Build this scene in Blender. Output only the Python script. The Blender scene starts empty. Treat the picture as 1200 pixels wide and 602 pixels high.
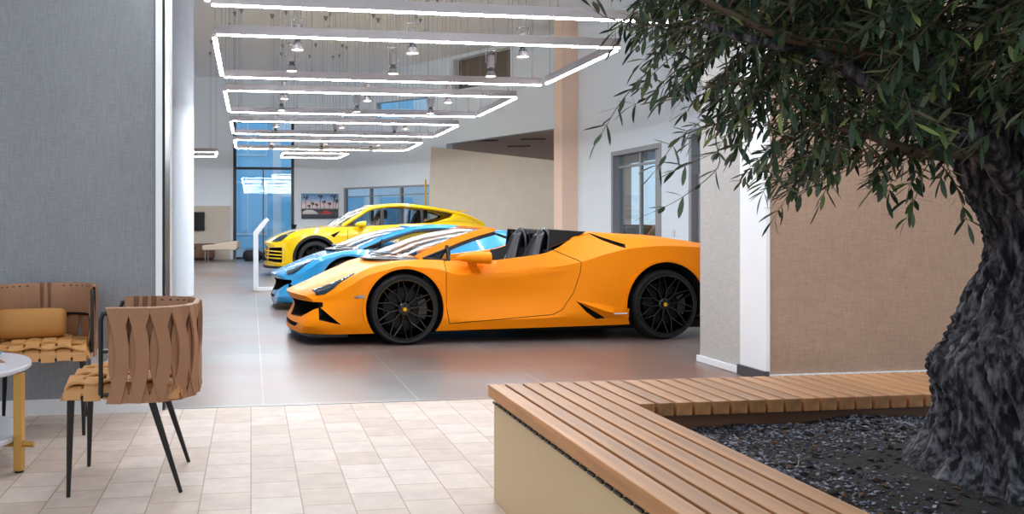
import bpy, bmesh, math, random
from mathutils import Vector, Matrix, noise
from mathutils.bvhtree import BVHTree
random.seed(7)
sc = bpy.context.scene
COL = sc.collection
R = math.radians

# ------------------------------------------------------------------ camera, world, exposure
CAM_H, CAM_F, CAM_CX, CAM_CY, CAM_YAW = 1.14, 960.0, 435.0, 262.5, 8.35
cam_d = bpy.data.cameras.new('camera'); cam = bpy.data.objects.new('camera', cam_d); COL.objects.link(cam)
cam.location = (0, 0, CAM_H); cam.rotation_euler = (R(90), 0, -R(CAM_YAW))
cam_d.sensor_width = 36; cam_d.lens = CAM_F / 1200 * 36
cam_d.shift_x = (600 - CAM_CX) / 1200; cam_d.shift_y = -(301 - CAM_CY) / 1200
cam_d.clip_start = .05; cam_d.clip_end = 300
sc.camera = cam
wd = bpy.data.worlds.new('sky'); sc.world = wd; wd.use_nodes = True
bg = wd.node_tree.nodes['Background']
bg.inputs[0].default_value = (.80, .90, 1.0, 1); bg.inputs[1].default_value = 1.12
sc.view_settings.view_transform = 'Standard'; sc.view_settings.look = 'None'
sc.view_settings.gamma = 1; sc.view_settings.use_curve_mapping = False
sc.view_settings.exposure = 0.0
LED = 88.0          # strength of the LED diffusers
sc.cycles.max_bounces = 8; sc.cycles.diffuse_bounces = 4; sc.cycles.glossy_bounces = 4
sc.cycles.transparent_max_bounces = 12; sc.cycles.sample_clamp_indirect = 6
sc.cycles.caustics_reflective = False; sc.cycles.caustics_refractive = False

# ------------------------------------------------------------------ materials
def hexc(r, g, b):
    f = lambda v: (v/255/12.92) if v/255 <= .04045 else ((v/255+.055)/1.055)**2.4
    return (f(r), f(g), f(b), 1)
def mat(name, rgb, rough=.5, metal=0, coat=0, var=.0, vscale=8, bump=0, bscale=40, spec=.5, emit=0):
    m = bpy.data.materials.new(name); m.use_nodes = True
    nt = m.node_tree; N = nt.nodes; L = nt.links; b = N['Principled BSDF']
    c = hexc(*rgb); b.inputs['Base Color'].default_value = c
    b.inputs['Roughness'].default_value = rough; b.inputs['Metallic'].default_value = metal
    b.inputs['Coat Weight'].default_value = coat; b.inputs['Coat Roughness'].default_value = .05
    b.inputs['Specular IOR Level'].default_value = spec
    tc = N.new('ShaderNodeTexCoord')
    n = N.new('ShaderNodeTexNoise'); n.inputs['Scale'].default_value = vscale; n.inputs['Detail'].default_value = 5
    L.new(tc.outputs['Object'], n.inputs['Vector'])
    mx = N.new('ShaderNodeMix'); mx.data_type = 'RGBA'
    v = var if var else .03
    mx.inputs[6].default_value = tuple(x*(1-v) for x in c[:3])+(1,)
    mx.inputs[7].default_value = tuple(min(1, x*(1+v)) for x in c[:3])+(1,)
    L.new(n.outputs['Fac'], mx.inputs[0]); L.new(mx.outputs[2], b.inputs['Base Color'])
    if bump:
        n2 = N.new('ShaderNodeTexNoise'); n2.inputs['Scale'].default_value = bscale; n2.inputs['Detail'].default_value = 4
        L.new(tc.outputs['Object'], n2.inputs['Vector'])
        bp = N.new('ShaderNodeBump'); bp.inputs['Strength'].default_value = bump; bp.inputs['Distance'].default_value = .01
        L.new(n2.outputs['Fac'], bp.inputs['Height']); L.new(bp.outputs[0], b.inputs['Normal'])
    if emit:
        b.inputs['Emission Color'].default_value = c; b.inputs['Emission Strength'].default_value = emit
    return m
def glassmat(name, tint, refl=.1, rough=.02):
    m = bpy.data.materials.new(name); m.use_nodes = True
    nt = m.node_tree; N = nt.nodes; L = nt.links
    for n in list(N):
        if n.type != 'OUTPUT_MATERIAL': N.remove(n)
    out = [n for n in N if n.type == 'OUTPUT_MATERIAL'][0]
    t = N.new('ShaderNodeBsdfTransparent'); t.inputs[0].default_value = tint + (1,)
    g = N.new('ShaderNodeBsdfGlossy'); g.inputs['Roughness'].default_value = rough
    lw = N.new('ShaderNodeLayerWeight'); lw.inputs[0].default_value = .5
    pw = N.new('ShaderNodeMath'); pw.operation = 'POWER'; pw.inputs[1].default_value = 4.0; L.new(lw.outputs['Facing'], pw.inputs[0]); fr = N.new('ShaderNodeMath'); fr.operation = 'MULTIPLY'; fr.inputs[1].default_value = .8; L.new(pw.outputs[0], fr.inputs[0])
    ad = N.new('ShaderNodeMath'); ad.operation = 'ADD'; ad.inputs[1].default_value = refl; ad.use_clamp = True
    L.new(fr.outputs[0], ad.inputs[0])
    mx = N.new('ShaderNodeMixShader')
    L.new(ad.outputs[0], mx.inputs[0]); L.new(t.outputs[0], mx.inputs[1]); L.new(g.outputs[0], mx.inputs[2]); L.new(mx.outputs[0], out.inputs[0])
    return m
def textile(name, rgb, var=.10, scale=1.0):
    """woven wall covering: fine crossed threads plus soft clouding"""
    m = mat(name, rgb, .85, var=var, vscale=2.5)
    nt = m.node_tree; N = nt.nodes; L = nt.links; b = N['Principled BSDF']
    tc = [n for n in N if n.type == 'TEX_COORD'][0]; mx = [n for n in N if n.type == 'MIX'][0]
    outs = []
    for sx, sz in ((260, 14), (14, 260)):
        mp = N.new('ShaderNodeMapping'); mp.inputs['Scale'].default_value = (sx*scale, sx*scale, sz*scale)
        L.new(tc.outputs['Object'], mp.inputs[0])
        n = N.new('ShaderNodeTexNoise'); n.inputs['Scale'].default_value = 1; n.inputs['Detail'].default_value = 3
        L.new(mp.outputs[0], n.inputs['Vector']); outs.append(n.outputs['Fac'])
    a = N.new('ShaderNodeMath'); a.operation = 'ADD'; L.new(outs[0], a.inputs[0]); L.new(outs[1], a.inputs[1])
    mr = N.new('ShaderNodeMapRange'); mr.inputs[1].default_value = .7; mr.inputs[2].default_value = 1.3
    mr.inputs[3].default_value = .80; mr.inputs[4].default_value = 1.14
    L.new(a.outputs[0], mr.inputs[0])
    vm = N.new('ShaderNodeVectorMath'); vm.operation = 'SCALE'
    L.new(mx.outputs[2], vm.inputs[0]); L.new(mr.outputs[0], vm.inputs['Scale']); L.new(vm.outputs[0], b.inputs['Base Color'])
    bp = N.new('ShaderNodeBump'); bp.inputs['Strength'].default_value = .25; bp.inputs['Distance'].default_value = .003
    L.new(a.outputs[0], bp.inputs['Height']); L.new(bp.outputs[0], b.inputs['Normal'])
    return m
def tiles(name, w, h, c1, c2, mortar, msize, offset, rough, swap=False, origin=(0, 0), nvar=.3, nscale=3, c3=None, bump=.2):
    m = bpy.data.materials.new(name); m.use_nodes = True
    nt = m.node_tree; N = nt.nodes; L = nt.links; b = N['Principled BSDF']
    tc = N.new('ShaderNodeTexCoord'); mp = N.new('ShaderNodeMapping')
    mp.inputs['Location'].default_value = (-origin[0], -origin[1], 0)
    L.new(tc.outputs['Object'], mp.inputs[0]); vec = mp.outputs[0]
    if swap:
        s = N.new('ShaderNodeSeparateXYZ'); c = N.new('ShaderNodeCombineXYZ')
        L.new(vec, s.inputs[0]); L.new(s.outputs[1], c.inputs[0]); L.new(s.outputs[0], c.inputs[1]); vec = c.outputs[0]
    br = N.new('ShaderNodeTexBrick'); br.offset = offset; br.squash = 1; br.inputs['Scale'].default_value = 1
    br.inputs['Brick Width'].default_value = w; br.inputs['Row Height'].default_value = h
    br.inputs['Mortar Size'].default_value = msize; br.inputs['Mortar Smooth'].default_value = .1
    br.inputs['Color1'].default_value = hexc(*c1); br.inputs['Color2'].default_value = hexc(*c2); br.inputs['Mortar'].default_value = hexc(*mortar)
    L.new(vec, br.inputs['Vector'])
    n = N.new('ShaderNodeTexNoise'); n.inputs['Scale'].default_value = nscale; n.inputs['Detail'].default_value = 8; n.inputs['Roughness'].default_value = .6
    L.new(tc.outputs['Object'], n.inputs['Vector'])
    mr = N.new('ShaderNodeMapRange'); mr.inputs[1].default_value = .3; mr.inputs[2].default_value = .7
    mr.inputs[3].default_value = 1-nvar; mr.inputs[4].default_value = 1+nvar*.6
    L.new(n.outputs['Fac'], mr.inputs[0])
    src = br.outputs['Color']
    if c3:
        n3 = N.new('ShaderNodeTexNoise'); n3.inputs['Scale'].default_value = .55; n3.inputs['Detail'].default_value = 3
        mp3 = N.new('ShaderNodeMapping'); mp3.inputs['Location'].default_value = (3.1, 1.7, 0); L.new(tc.outputs['Object'], mp3.inputs[0]); L.new(mp3.outputs[0], n3.inputs['Vector'])
        r3 = N.new('ShaderNodeMapRange'); r3.inputs[1].default_value = .42; r3.inputs[2].default_value = .62; L.new(n3.outputs['Fac'], r3.inputs[0])
        m3 = N.new('ShaderNodeMix'); m3.data_type = 'RGBA'; m3.inputs[7].default_value = hexc(*c3)
        ma = N.new('ShaderNodeMath'); ma.operation = 'MULTIPLY'; ma.inputs[1].default_value = .75; L.new(r3.outputs[0], ma.inputs[0])
        L.new(ma.outputs[0], m3.inputs[0]); L.new(src, m3.inputs[6]); src = m3.outputs[2]
    vm = N.new('ShaderNodeVectorMath'); vm.operation = 'SCALE'; L.new(src, vm.inputs[0]); L.new(mr.outputs[0], vm.inputs['Scale'])
    L.new(vm.outputs[0], b.inputs['Base Color']); b.inputs['Roughness'].default_value = rough; b.inputs['Specular IOR Level'].default_value = .36
    rr = N.new('ShaderNodeMapRange'); rr.inputs[3].default_value = rough*.94; rr.inputs[4].default_value = min(1, rough*1.08); L.new(n.outputs['Fac'], rr.inputs[0]); L.new(rr.outputs[0], b.inputs['Roughness'])
    bp = N.new('ShaderNodeBump'); bp.inputs['Strength'].default_value = bump; bp.inputs['Distance'].default_value = .002; bp.invert = True
    L.new(br.outputs['Fac'], bp.inputs['Height']); L.new(bp.outputs[0], b.inputs['Normal'])
    return m
def woodmat(name, rgb, dark=.55, axis=1):
    m = mat(name, rgb, .45, var=.15, vscale=3)
    nt = m.node_tree; N = nt.nodes; L = nt.links; b = N['Principled BSDF']
    tc = [n for n in N if n.type == 'TEX_COORD'][0]; mx = [n for n in N if n.type == 'MIX'][0]
    mp = N.new('ShaderNodeMapping'); s = [28, 28, 28]; s[axis] = 1.6; mp.inputs['Scale'].default_value = s
    L.new(tc.outputs['Object'], mp.inputs[0])
    n = N.new('ShaderNodeTexNoise'); n.inputs['Scale'].default_value = 1; n.inputs['Detail'].default_value = 6; n.inputs['Distortion'].default_value = .4
    L.new(mp.outputs[0], n.inputs['Vector'])
    mr = N.new('ShaderNodeMapRange'); mr.inputs[1].default_value = .3; mr.inputs[2].default_value = .7; mr.inputs[3].default_value = dark; mr.inputs[4].default_value = 1.15
    L.new(n.outputs['Fac'], mr.inputs[0])
    oi = N.new('ShaderNodeObjectInfo'); mr2 = N.new('ShaderNodeMapRange'); mr2.inputs[3].default_value = .82; mr2.inputs[4].default_value = 1.15; L.new(oi.outputs['Random'], mr2.inputs[0])
    mu = N.new('ShaderNodeMath'); mu.operation = 'MULTIPLY'; L.new(mr.outputs[0], mu.inputs[0]); L.new(mr2.outputs[0], mu.inputs[1])
    vm = N.new('ShaderNodeVectorMath'); vm.operation = 'SCALE'; L.new(mx.outputs[2], vm.inputs[0]); L.new(mu.outputs[0], vm.inputs['Scale'])
    L.new(vm.outputs[0], b.inputs['Base Color'])
    return m
M = dict(
    white=mat('white_plaster', (233, 239, 245), .7), ceil=mat('ceiling_plaster', (240, 242, 246), .8),
    wall_grey=textile('grey_woven_wallcovering', (142, 143, 147)), wall_warm_lit=textile('warm_lit_woven_wallcovering', (172, 141, 119)),  # right wall: same weave as the grey one, warm light put into its colour
    wall_beige=textile('pale_woven_wallcovering', (184, 181, 177), .06),
    trim=mat('white_trim', (238, 240, 242), .4), plinth=mat('dark_plinth', (70, 72, 78), .4), pink_lit=mat('pink_lit_plaster', (252, 218, 194), .6),  # pillar and lobby plaster: warm pink light put into the base colour
    concrete=mat('beige_clay_render', (202, 190, 176), .8, var=.08, vscale=3), steel=mat('brushed_steel', (150, 150, 150), .35, .9),
    bframe=mat('black_frame', (22, 24, 28), .4), gframe=mat('grey_frame', (150, 150, 152), .4), darkrec=mat('dark_recess', (120, 108, 98), .8),
    alu=mat('aluminium', (168, 160, 160), .35, .4), black=mat('black_metal', (14, 14, 15), .35), blackgloss=mat('gloss_black', (6, 6, 7), .12, coat=.4),
    rubber=mat('tyre_rubber', (20, 20, 21), .65), well=mat('wheel_well', (6, 6, 7), .8), disc=mat('brake_steel', (40, 40, 42), .4, .8),
    leather=mat('black_leather', (30, 30, 34), .45, bump=.1, bscale=200), carbon=mat('black_plastic', (16, 16, 18), .4),
    chrome=mat('chrome', (200, 205, 210), .12, 1), lens=mat('headlight_lens', (52, 70, 84), .08, .2, .6), redlamp=mat('red_lamp', (170, 20, 15), .2),
    orange=mat('orange_paint', (255, 142, 0), .42, 0, .05, spec=.2), blue=mat('light_blue_paint', (48, 160, 222), .25, 0, 1), yellow=mat('yellow_paint', (255, 208, 0), .25, 0, 1),
    redpaint=mat('red_paint', (200, 30, 24), .25, 0, 1), whitepaint=mat('white_paint', (235, 232, 228), .25, 0, 1),
    crest=mat('yellow_badge', (230, 170, 20), .3), led=mat('led_diffuser', (243, 249, 255), .5, emit=LED), spotlens=mat('spot_lens', (255, 246, 235), .5, emit=40),
    cglass=glassmat('car_glass', (.60, .65, .67), .015, .12), dglass=glassmat('dark_glass', (.10, .11, .12), .05),
    bglass=glassmat('blue_window_glass', (.74, .90, 1.0), .05), cl_glass=glassmat('clear_glass', (.82, .90, .94), .05),
    wood=woodmat('bench_timber', (194, 136, 86), .66), panel=mat('planter_panel', (212, 184, 142), .5), dkwood=woodmat('brown_wood', (120, 84, 60), .7, 0),
    strap=mat('tan_leather_strap', (158, 112, 80), .6, var=.12, vscale=5, bump=.15, bscale=120), seatlea=mat('caramel_leather', (192, 136, 78), .5, var=.1, vscale=6, bump=.1, bscale=90),
    cushion=mat('caramel_cushion', (176, 120, 56), .7, var=.1, bump=.1, bscale=150), tabtop=mat('stone_table_top', (205, 205, 212), .3, var=.05, vscale=20), brass=mat('brass', (204, 158, 84), .35, .6),
    mag=mat('magazine_cover', (60, 140, 180), .4, var=.3, vscale=9), paper=mat('paper', (235, 232, 228), .6), socket=mat('socket_plastic', (225, 225, 225), .4),
    tvb=mat('screen_black', (18, 18, 20), .25), beigefab=mat('beige_fabric', (200, 184, 164), .8), 
    facade=mat('facade_blue', (165, 216, 248), .5, var=.15, vscale=.6), facade2=mat('facade_pale', (246, 240, 242), .6, var=.1, vscale=1), asphalt=mat('forecourt_paving', (150, 155, 160), .8, var=.1),
)
M['floor_front'] = tiles('pale_stone_tiles', .207, .207, (194, 172, 156), (210, 192, 180), (168, 140, 118), .0030, .43, .5, True, (0, .01), .14, 9, bump=.15)
M['floor_show'] = tiles('large_grey_tiles', 1.0, 1.0, (120, 116, 115), (132, 127, 124), (170, 164, 160), .0045, 0, .32, False, (.08, .25), .20, 1.1, (126, 88, 70), bump=.05)

# ------------------------------------------------------------------ mesh helpers
def link(name, me, parent=None, mats=(), smooth=None):
    o = bpy.data.objects.new(name, me); COL.objects.link(o)
    if parent is not None: o.parent = parent
    for m in mats: me.materials.append(m)
    if smooth is not None:
        me.polygons.foreach_set('use_smooth', [True]*len(me.polygons))
        try: me.set_sharp_from_angle(angle=R(smooth))
        except Exception: pass
    return o
def mk(name, bm, mats, parent=None, smooth=None, bevel=0, recalc=True):
    if recalc: bmesh.ops.recalc_face_normals(bm, faces=bm.faces)
    me = bpy.data.meshes.new(name); bm.to_mesh(me); bm.free()
    if not isinstance(mats, (list, tuple)): mats = [mats]
    o = link(name, me, parent, mats, smooth)
    if bevel:
        b = o.modifiers.new('bevel', 'BEVEL'); b.width = bevel; b.segments = 2; b.limit_method = 'ANGLE'; b.angle_limit = R(40)
    return o
def tag(o, label, cat, group=None):
    o['label'] = label; o['category'] = cat
    if group: o['group'] = group
    return o
def thing(name, label, cat, loc=(0, 0, 0), rz=0, group=None):
    o = bpy.data.objects.new(name, None); COL.objects.link(o); o.location = loc; o.rotation_euler = (0, 0, rz)
    return tag(o, label, cat, group)
def struct(o):
    o['kind'] = 'structure'; return o
def box(bm, x0, x1, y0, y1, z0, z1, mi=0):
    vs = [bm.verts.new(p) for p in ((x0,y0,z0),(x1,y0,z0),(x1,y1,z0),(x0,y1,z0),(x0,y0,z1),(x1,y0,z1),(x1,y1,z1),(x0,y1,z1))]
    for f in ((3,2,1,0),(4,5,6,7),(0,1,5,4),(1,2,6,5),(2,3,7,6),(3,0,4,7)):
        bm.faces.new([vs[i] for i in f]).material_index = mi
def obox(name, dims, m, parent=None, bevel=0):
    bm = bmesh.new(); box(bm, *dims); return mk(name, bm, m, parent, bevel=bevel)
def prism(bm, pts, ax, a0, a1, mi=0):
    """polygon of 2-D points extruded along axis ax (0,1,2) from a0 to a1"""
    def P(p, a):
        q = list(p); q.insert(ax, a); return q
    A = [bm.verts.new(P(p, a0)) for p in pts]; B = [bm.verts.new(P(p, a1)) for p in pts]
    n = len(pts)
    bm.faces.new(A).material_index = mi; bm.faces.new(B[::-1]).material_index = mi
    for i in range(n): bm.faces.new((A[i], B[i], B[(i+1) % n], A[(i+1) % n])).material_index = mi
def tube(bm, path, r, n=8, cap=True, mi=0, squash=1.0):
    path = [Vector(p) for p in path]; rings = []
    rs = r if isinstance(r, (list, tuple)) else [r]*len(path)
    up = None
    for i, p in enumerate(path):
        t = (path[min(i+1, len(path)-1)] - path[max(i-1, 0)]).normalized()
        if up is None:
            up = Vector((0, 0, 1)) if abs(t.z) < .9 else Vector((1, 0, 0))
        u = (up - t*up.dot(t)).normalized(); up = u; v = t.cross(u)
        rings.append([bm.verts.new(p + (u*math.cos(a)*rs[i] + v*math.sin(a)*rs[i]*squash)) for a in [2*math.pi*k/n for k in range(n)]])
    for a, b in zip(rings, rings[1:]):
        for k in range(n): bm.faces.new((a[k], a[(k+1) % n], b[(k+1) % n], b[k])).material_index = mi
    if cap:
        bm.faces.new(rings[0][::-1]).material_index = mi; bm.faces.new(rings[-1]).material_index = mi
def lathe(bm, prof, n=32, axis='z', c=(0, 0, 0), mi=0, closed=False):
    rings = []
    for r, h in prof:
        ring = []
        for k in range(n):
            a = 2*math.pi*k/n; x, y = r*math.cos(a), r*math.sin(a)
            p = (x, y, h) if axis == 'z' else ((x, h, y) if axis == 'y' else (h, x, y))
            ring.append(bm.verts.new((p[0]+c[0], p[1]+c[1], p[2]+c[2])))
        rings.append(ring)
    pr = list(zip(rings, rings[1:]))
    if closed: pr.append((rings[-1], rings[0]))
    for a, b in pr:
        for k in range(n): bm.faces.new((a[k], a[(k+1) % n], b[(k+1) % n], b[k])).material_index = mi
    if not closed:
        for rg in (rings[0], rings[-1]):
            bm.faces.new(rg).material_index = mi
def grid_surf(bm, rows, mi=0, closed_u=False):
    V = [[bm.verts.new(p) for p in r] for r in rows]
    for a, b in zip(V, V[1:]):
        n = len(a)
        for k in range(n if closed_u else n-1):
            try: bm.faces.new((a[k], a[(k+1) % n], b[(k+1) % n], b[k])).material_index = mi
            except ValueError: pass
    return V
def strip(bm, path, wvec, t, mi=0):
    """flat bar along a path: half width vector wvec per point, thickness t along the normal"""
    rows = []
    for i, p in enumerate(path):
        p = Vector(p); w = Vector(wvec[i] if isinstance(wvec, list) else wvec)
        d = (Vector(path[min(i+1, len(path)-1)]) - Vector(path[max(i-1, 0)])).normalized()
        nn = d.cross(w).normalized()*t
        rows.append([p-w-nn, p+w-nn, p+w+nn, p-w+nn])
    V = grid_surf(bm, rows, mi, True); bm.faces.new(V[0]); bm.faces.new(V[-1][::-1])
def pchip(xs, ys):
    n = len(xs); h = [xs[i+1]-xs[i] for i in range(n-1)]; d = [(ys[i+1]-ys[i])/h[i] for i in range(n-1)]
    m = [d[0]] + [0]*(n-2) + [d[-1]]
    for i in range(1, n-1):
        if d[i-1]*d[i] > 0:
            w1 = 2*h[i]+h[i-1]; w2 = h[i]+2*h[i-1]; m[i] = (w1+w2)/(w1/d[i-1]+w2/d[i])
    def f(x):
        if x <= xs[0]: return ys[0]
        if x >= xs[-1]: return ys[-1]
        i = max(k for k in range(n-1) if xs[k] <= x); t = (x-xs[i])/h[i]
        return ((2*t**3-3*t*t+1)*ys[i] + (t**3-2*t*t+t)*h[i]*m[i] + (-2*t**3+3*t*t)*ys[i+1] + (t**3-t*t)*h[i]*m[i+1])
    return f
def table(rows):
    """rows: (x, y, z) -> functions y(x), z(x)"""
    xs = [r[0] for r in rows]; return pchip(xs, [r[1] for r in rows]), pchip(xs, [r[2] for r in rows])
def clamp(v, a=0., b=1.): return max(a, min(b, v))
def boolean(o, cutter, op='DIFFERENCE'):
    md = o.modifiers.new('b', 'BOOLEAN'); md.operation = op; md.object = cutter; md.solver = 'EXACT'; md.material_mode = 'TRANSFER'
    bpy.context.view_layer.update(); dg = bpy.context.evaluated_depsgraph_get()
    me = bpy.data.meshes.new_from_object(o.evaluated_get(dg), preserve_all_data_layers=True, depsgraph=dg)
    o.modifiers.remove(md); old = o.data; o.data = me; bpy.data.meshes.remove(old)
def drop(o):
    me = o.data; bpy.data.objects.remove(o); bpy.data.meshes.remove(me)
def shade(o, ang=30):
    me = o.data; me.polygons.foreach_set('use_smooth', [True]*len(me.polygons)); me.set_sharp_from_angle(angle=R(ang))
def copy_tree(o, parent=None):
    c = o.copy(); COL.objects.link(c); c.parent = parent
    for ch in list(o.children): copy_tree(ch, c)
    return c
#@@STRUCT
# ------------------------------------------------------------------ setting
CEIL = 5.9
obj = struct(obox('floor', (-14, 16, -6, 5.17, -.2, 0), M['floor_front']))
obj = struct(obox('floor_showroom', (-14, 16, 5.17, 27.2, -.2, -.004), M['floor_show'])); obj.name = 'floor.001'
struct(obox('trim_1', (-.45, 3.68, 5.17, 5.19, -.01, .003), M['steel']))
struct(obox('ceiling', (-14, 16, 5.14, 27.3, CEIL, CEIL+.2), M['ceil']))
# near left wall and right pillar wall
o = struct(obox('wall_left', (-14, -.575, 5.14, 5.44, 0, CEIL), M['wall_grey']))
struct(obox('trim_2', (-.575, -.537, 5.13, 5.44, 0, CEIL), M['trim']))
struct(obox('trim_3', (-.537, -.521, 5.15, 5.45, 0, CEIL), M['bframe']))
struct(obox('trim_4', (-.62, -.520, 5.452, 5.60, 0, CEIL), M['wall_beige']))
struct(obox('baseboard_left', (-6, -.575, 5.118, 5.139, 0, .09), M['trim']))
bm = bmesh.new(); box(bm, 3.70, 9.0, 5.46, 6.35, 0, CEIL)
bm.faces.ensure_lookup_table()
o = struct(mk('wall_right', bm, [M['wall_warm_lit'], M['wall_beige']]))
for f in o.data.polygons:
    if f.normal.x < -.9 or f.normal.y > .9: f.material_index = 1
struct(obox('trim_5', (3.685, 3.715, 5.445, 5.765, 0, CEIL), M['trim']))
struct(obox('trim_6', (3.665, 3.705, 5.435, 5.775, 0, .075), M['plinth']))
struct(obox('baseboard_right', (3.71, 9.0, 5.436, 5.459, 0, .05), M['trim']))
struct(obox('baseboard_pillar', (3.678, 3.699, 5.777, 6.37, 0, .05), M['trim'])).name = 'baseboard_right.001'
# back wall with tall window (x -.55..1.38) 
def wall_with_hole(name, x0, x1, y0, y1, z0, z1, hole, m):
    hx0, hx1, hz0, hz1 = hole
    bm = bmesh.new()
    for d in ((x0, hx0, z0, z1), (hx1, x1, z0, z1), (hx0, hx1, z0, hz0), (hx0, hx1, hz1, z1)):
        if d[1]-d[0] > .001 and d[3]-d[2] > .001: box(bm, d[0], d[1], y0, y1, d[2], d[3])
    return struct(mk(name, bm, m))
BY = 27.0
wall_with_hole('wall_back', -14, 3.06, BY, BY+.25, 0, CEIL, (-.57, 1.40, 0, 4.52), M['white'])
# window frames and panes
bm = bmesh.new()
for d in ((-.57, -.47, 0, 4.52), (1.31, 1.40, 0, 4.52), (-.47, 1.31, 0, .07), (-.47, 1.31, 4.45, 4.52), (-.47, 1.31, 2.92, 3.0)): box(bm, d[0], d[1], BY-.03, BY+.1, d[2], d[3])
box(bm, .38, .41, BY, BY+.08, .07, 2.92)
struct(mk('window_1', bm, M['bframe']))
w = bpy.data.objects['window_1']
mk('window_pane', (lambda b: (box(b, -.47, 1.31, BY+.02, BY+.035, .07, 4.45), b)[1])(bmesh.new()), M['bglass'], w)
# slanted wall from the poster wall corner to the pillar
SA = Vector((3.06, 27.0, 0)); SD = Vector((math.sin(R(31)), -math.cos(R(31)), 0)); SN = Vector((math.cos(R(31)), math.sin(R(31)), 0))
def slant(name, rects, m, t0=0, t1=.25, kind=True, parent=None):
    """rects: (s0, s1, z0a, z0b, z1a, z1b) along the slanted wall, z at both ends"""
    bm = bmesh.new()
    for s0, s1, a0, b0, a1, b1 in rects:
        P = lambda s, t, z: SA + SD*s + SN*t + Vector((0, 0, z))
        vs = [bm.verts.new(p) for p in (P(s0,t0,a0), P(s1,t0,b0), P(s1,t1,b0), P(s0,t1,a0), P(s0,t0,a1), P(s1,t0,b1), P(s1,t1,b1), P(s0,t1,a1))]
        for f in ((3,2,1,0),(4,5,6,7),(0,1,5,4),(1,2,6,5),(2,3,7,6),(3,0,4,7)): bm.faces.new([vs[i] for i in f])
    o = mk(name, bm, m, parent)
    return struct(o) if kind and parent is None else o
C9 = CEIL
slant('wall_slanted', [(0, 4.35, 0, 0, .75, .75), (0, 4.35, 2.34, 2.30, 4.48, 4.30), (0, 1.62, 4.48, 4.42, C9, C9), (1.62, 4.0, 4.97, 4.87, C9, C9), (4.0, 4.35, 4.32, 4.30, C9, C9),
    (4.35, 4.80, 0, 0, C9, C9), (4.80, 8.75, 3.43, 3.53, 4.94, 4.90), (4.80, 5.07, 4.94, 4.94, C9, C9), (5.07, 7.19, 5.80, 5.82, C9, C9), (7.19, 8.75, 4.90, 4.90, C9, C9), (8.75, 9.15, 0, 0, C9, C9)], M['white'])
# recessed upper openings: sheet with shade put into its colour, then a glass pane
slant('opening_shade', [(4.95, 7.3, 4.85, 4.85, 5.89, 5.89)], M['darkrec'], .26, .34)
slant('window_3', [(1.62, 4.0, 4.42, 4.30, 4.97, 4.87)], M['bglass'], .10, .12)
w = slant('window_2', [(0, .08, .75, .75, 2.34, 2.34), (4.28, 4.35, .75, .75, 2.30, 2.30), (.08, 4.28, .75, .75, .80, .80), (.08, 4.28, 2.29, 2.25, 2.34, 2.30), (1.35, 1.40, .8, .8, 2.27, 2.27), (2.8, 2.85, .8, .8, 2.26, 2.26), (.08, 4.28, 2.02, 2.02, 2.05, 2.05)], M['gframe'], -.02, .1)
slant('window_pane', [(.08, 4.28, .80, .80, 2.29, 2.25)], M['bglass'], .03, .045, parent=w)
# clay-coloured slanted partition standing before the opening, its left end leaning
bm = bmesh.new()
P = lambda s, t, z: bm.verts.new(SA + SD*s + SN*t + Vector((0, 0, z)))
A = [P(4.75, -.42, 0), P(9.0, -.42, 0), P(9.0, -.42, 2.68), P(4.62, -.42, 3.34)]
B = [P(4.55, -.03, 0), P(9.0, -.03, 0), P(9.0, -.03, 2.68), P(4.45, -.03, 3.34)]
A2, B2 = P(4.50, -.42, 1.75), P(4.30, -.03, 1.75)
bm.faces.new([A[0], A[1], A[2], A[3], A2]); bm.faces.new([B2, B[3], B[2], B[1], B[0]])
loopA = [A[0], A[1], A[2], A[3], A2]; loopB = [B[0], B[1], B[2], B[3], B2]
for i in range(5): bm.faces.new((loopA[i], loopB[i], loopB[(i+1) % 5], loopA[(i+1) % 5]))
struct(mk('wall_partition', bm, M['concrete']))
# room behind the opening
bm = bmesh.new(); v = [bm.verts.new(p) for p in ((4.95, 24.3, 3.56), (7.8, 19.5, 3.56), (15, 19.5, 3.56), (15, 31, 3.56), (7.2, 31, 3.56))]; bm.faces.new(v)
r = bmesh.ops.extrude_face_region(bm, geom=bm.faces[:]); bmesh.ops.translate(bm, verts=[q for q in r['geom'] if isinstance(q, bmesh.types.BMVert)], vec=(0, 0, .1))
struct(mk('ceiling_lobby', bm, M['pink_lit']))
struct(obox('wall_lobby', (7.2, 15, 30.8, 31, -.05, 3.56), M['pink_lit']))
for k, (x, y) in enumerate(((6.7, 22.9), (7.9, 22.3), (9.0, 22.2), (8.2, 24.4))):
    o = obox('ceiling_vent', (-.35, .35, -.06, .06, 3.53, 3.559), M['plinth']); o.location = (x, y, 0); o.rotation_euler.z = R(-20)
    tag(o, 'dark slot vent in the low ceiling behind the beige partition', 'vent', 'slot vents in the lobby ceiling')
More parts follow.
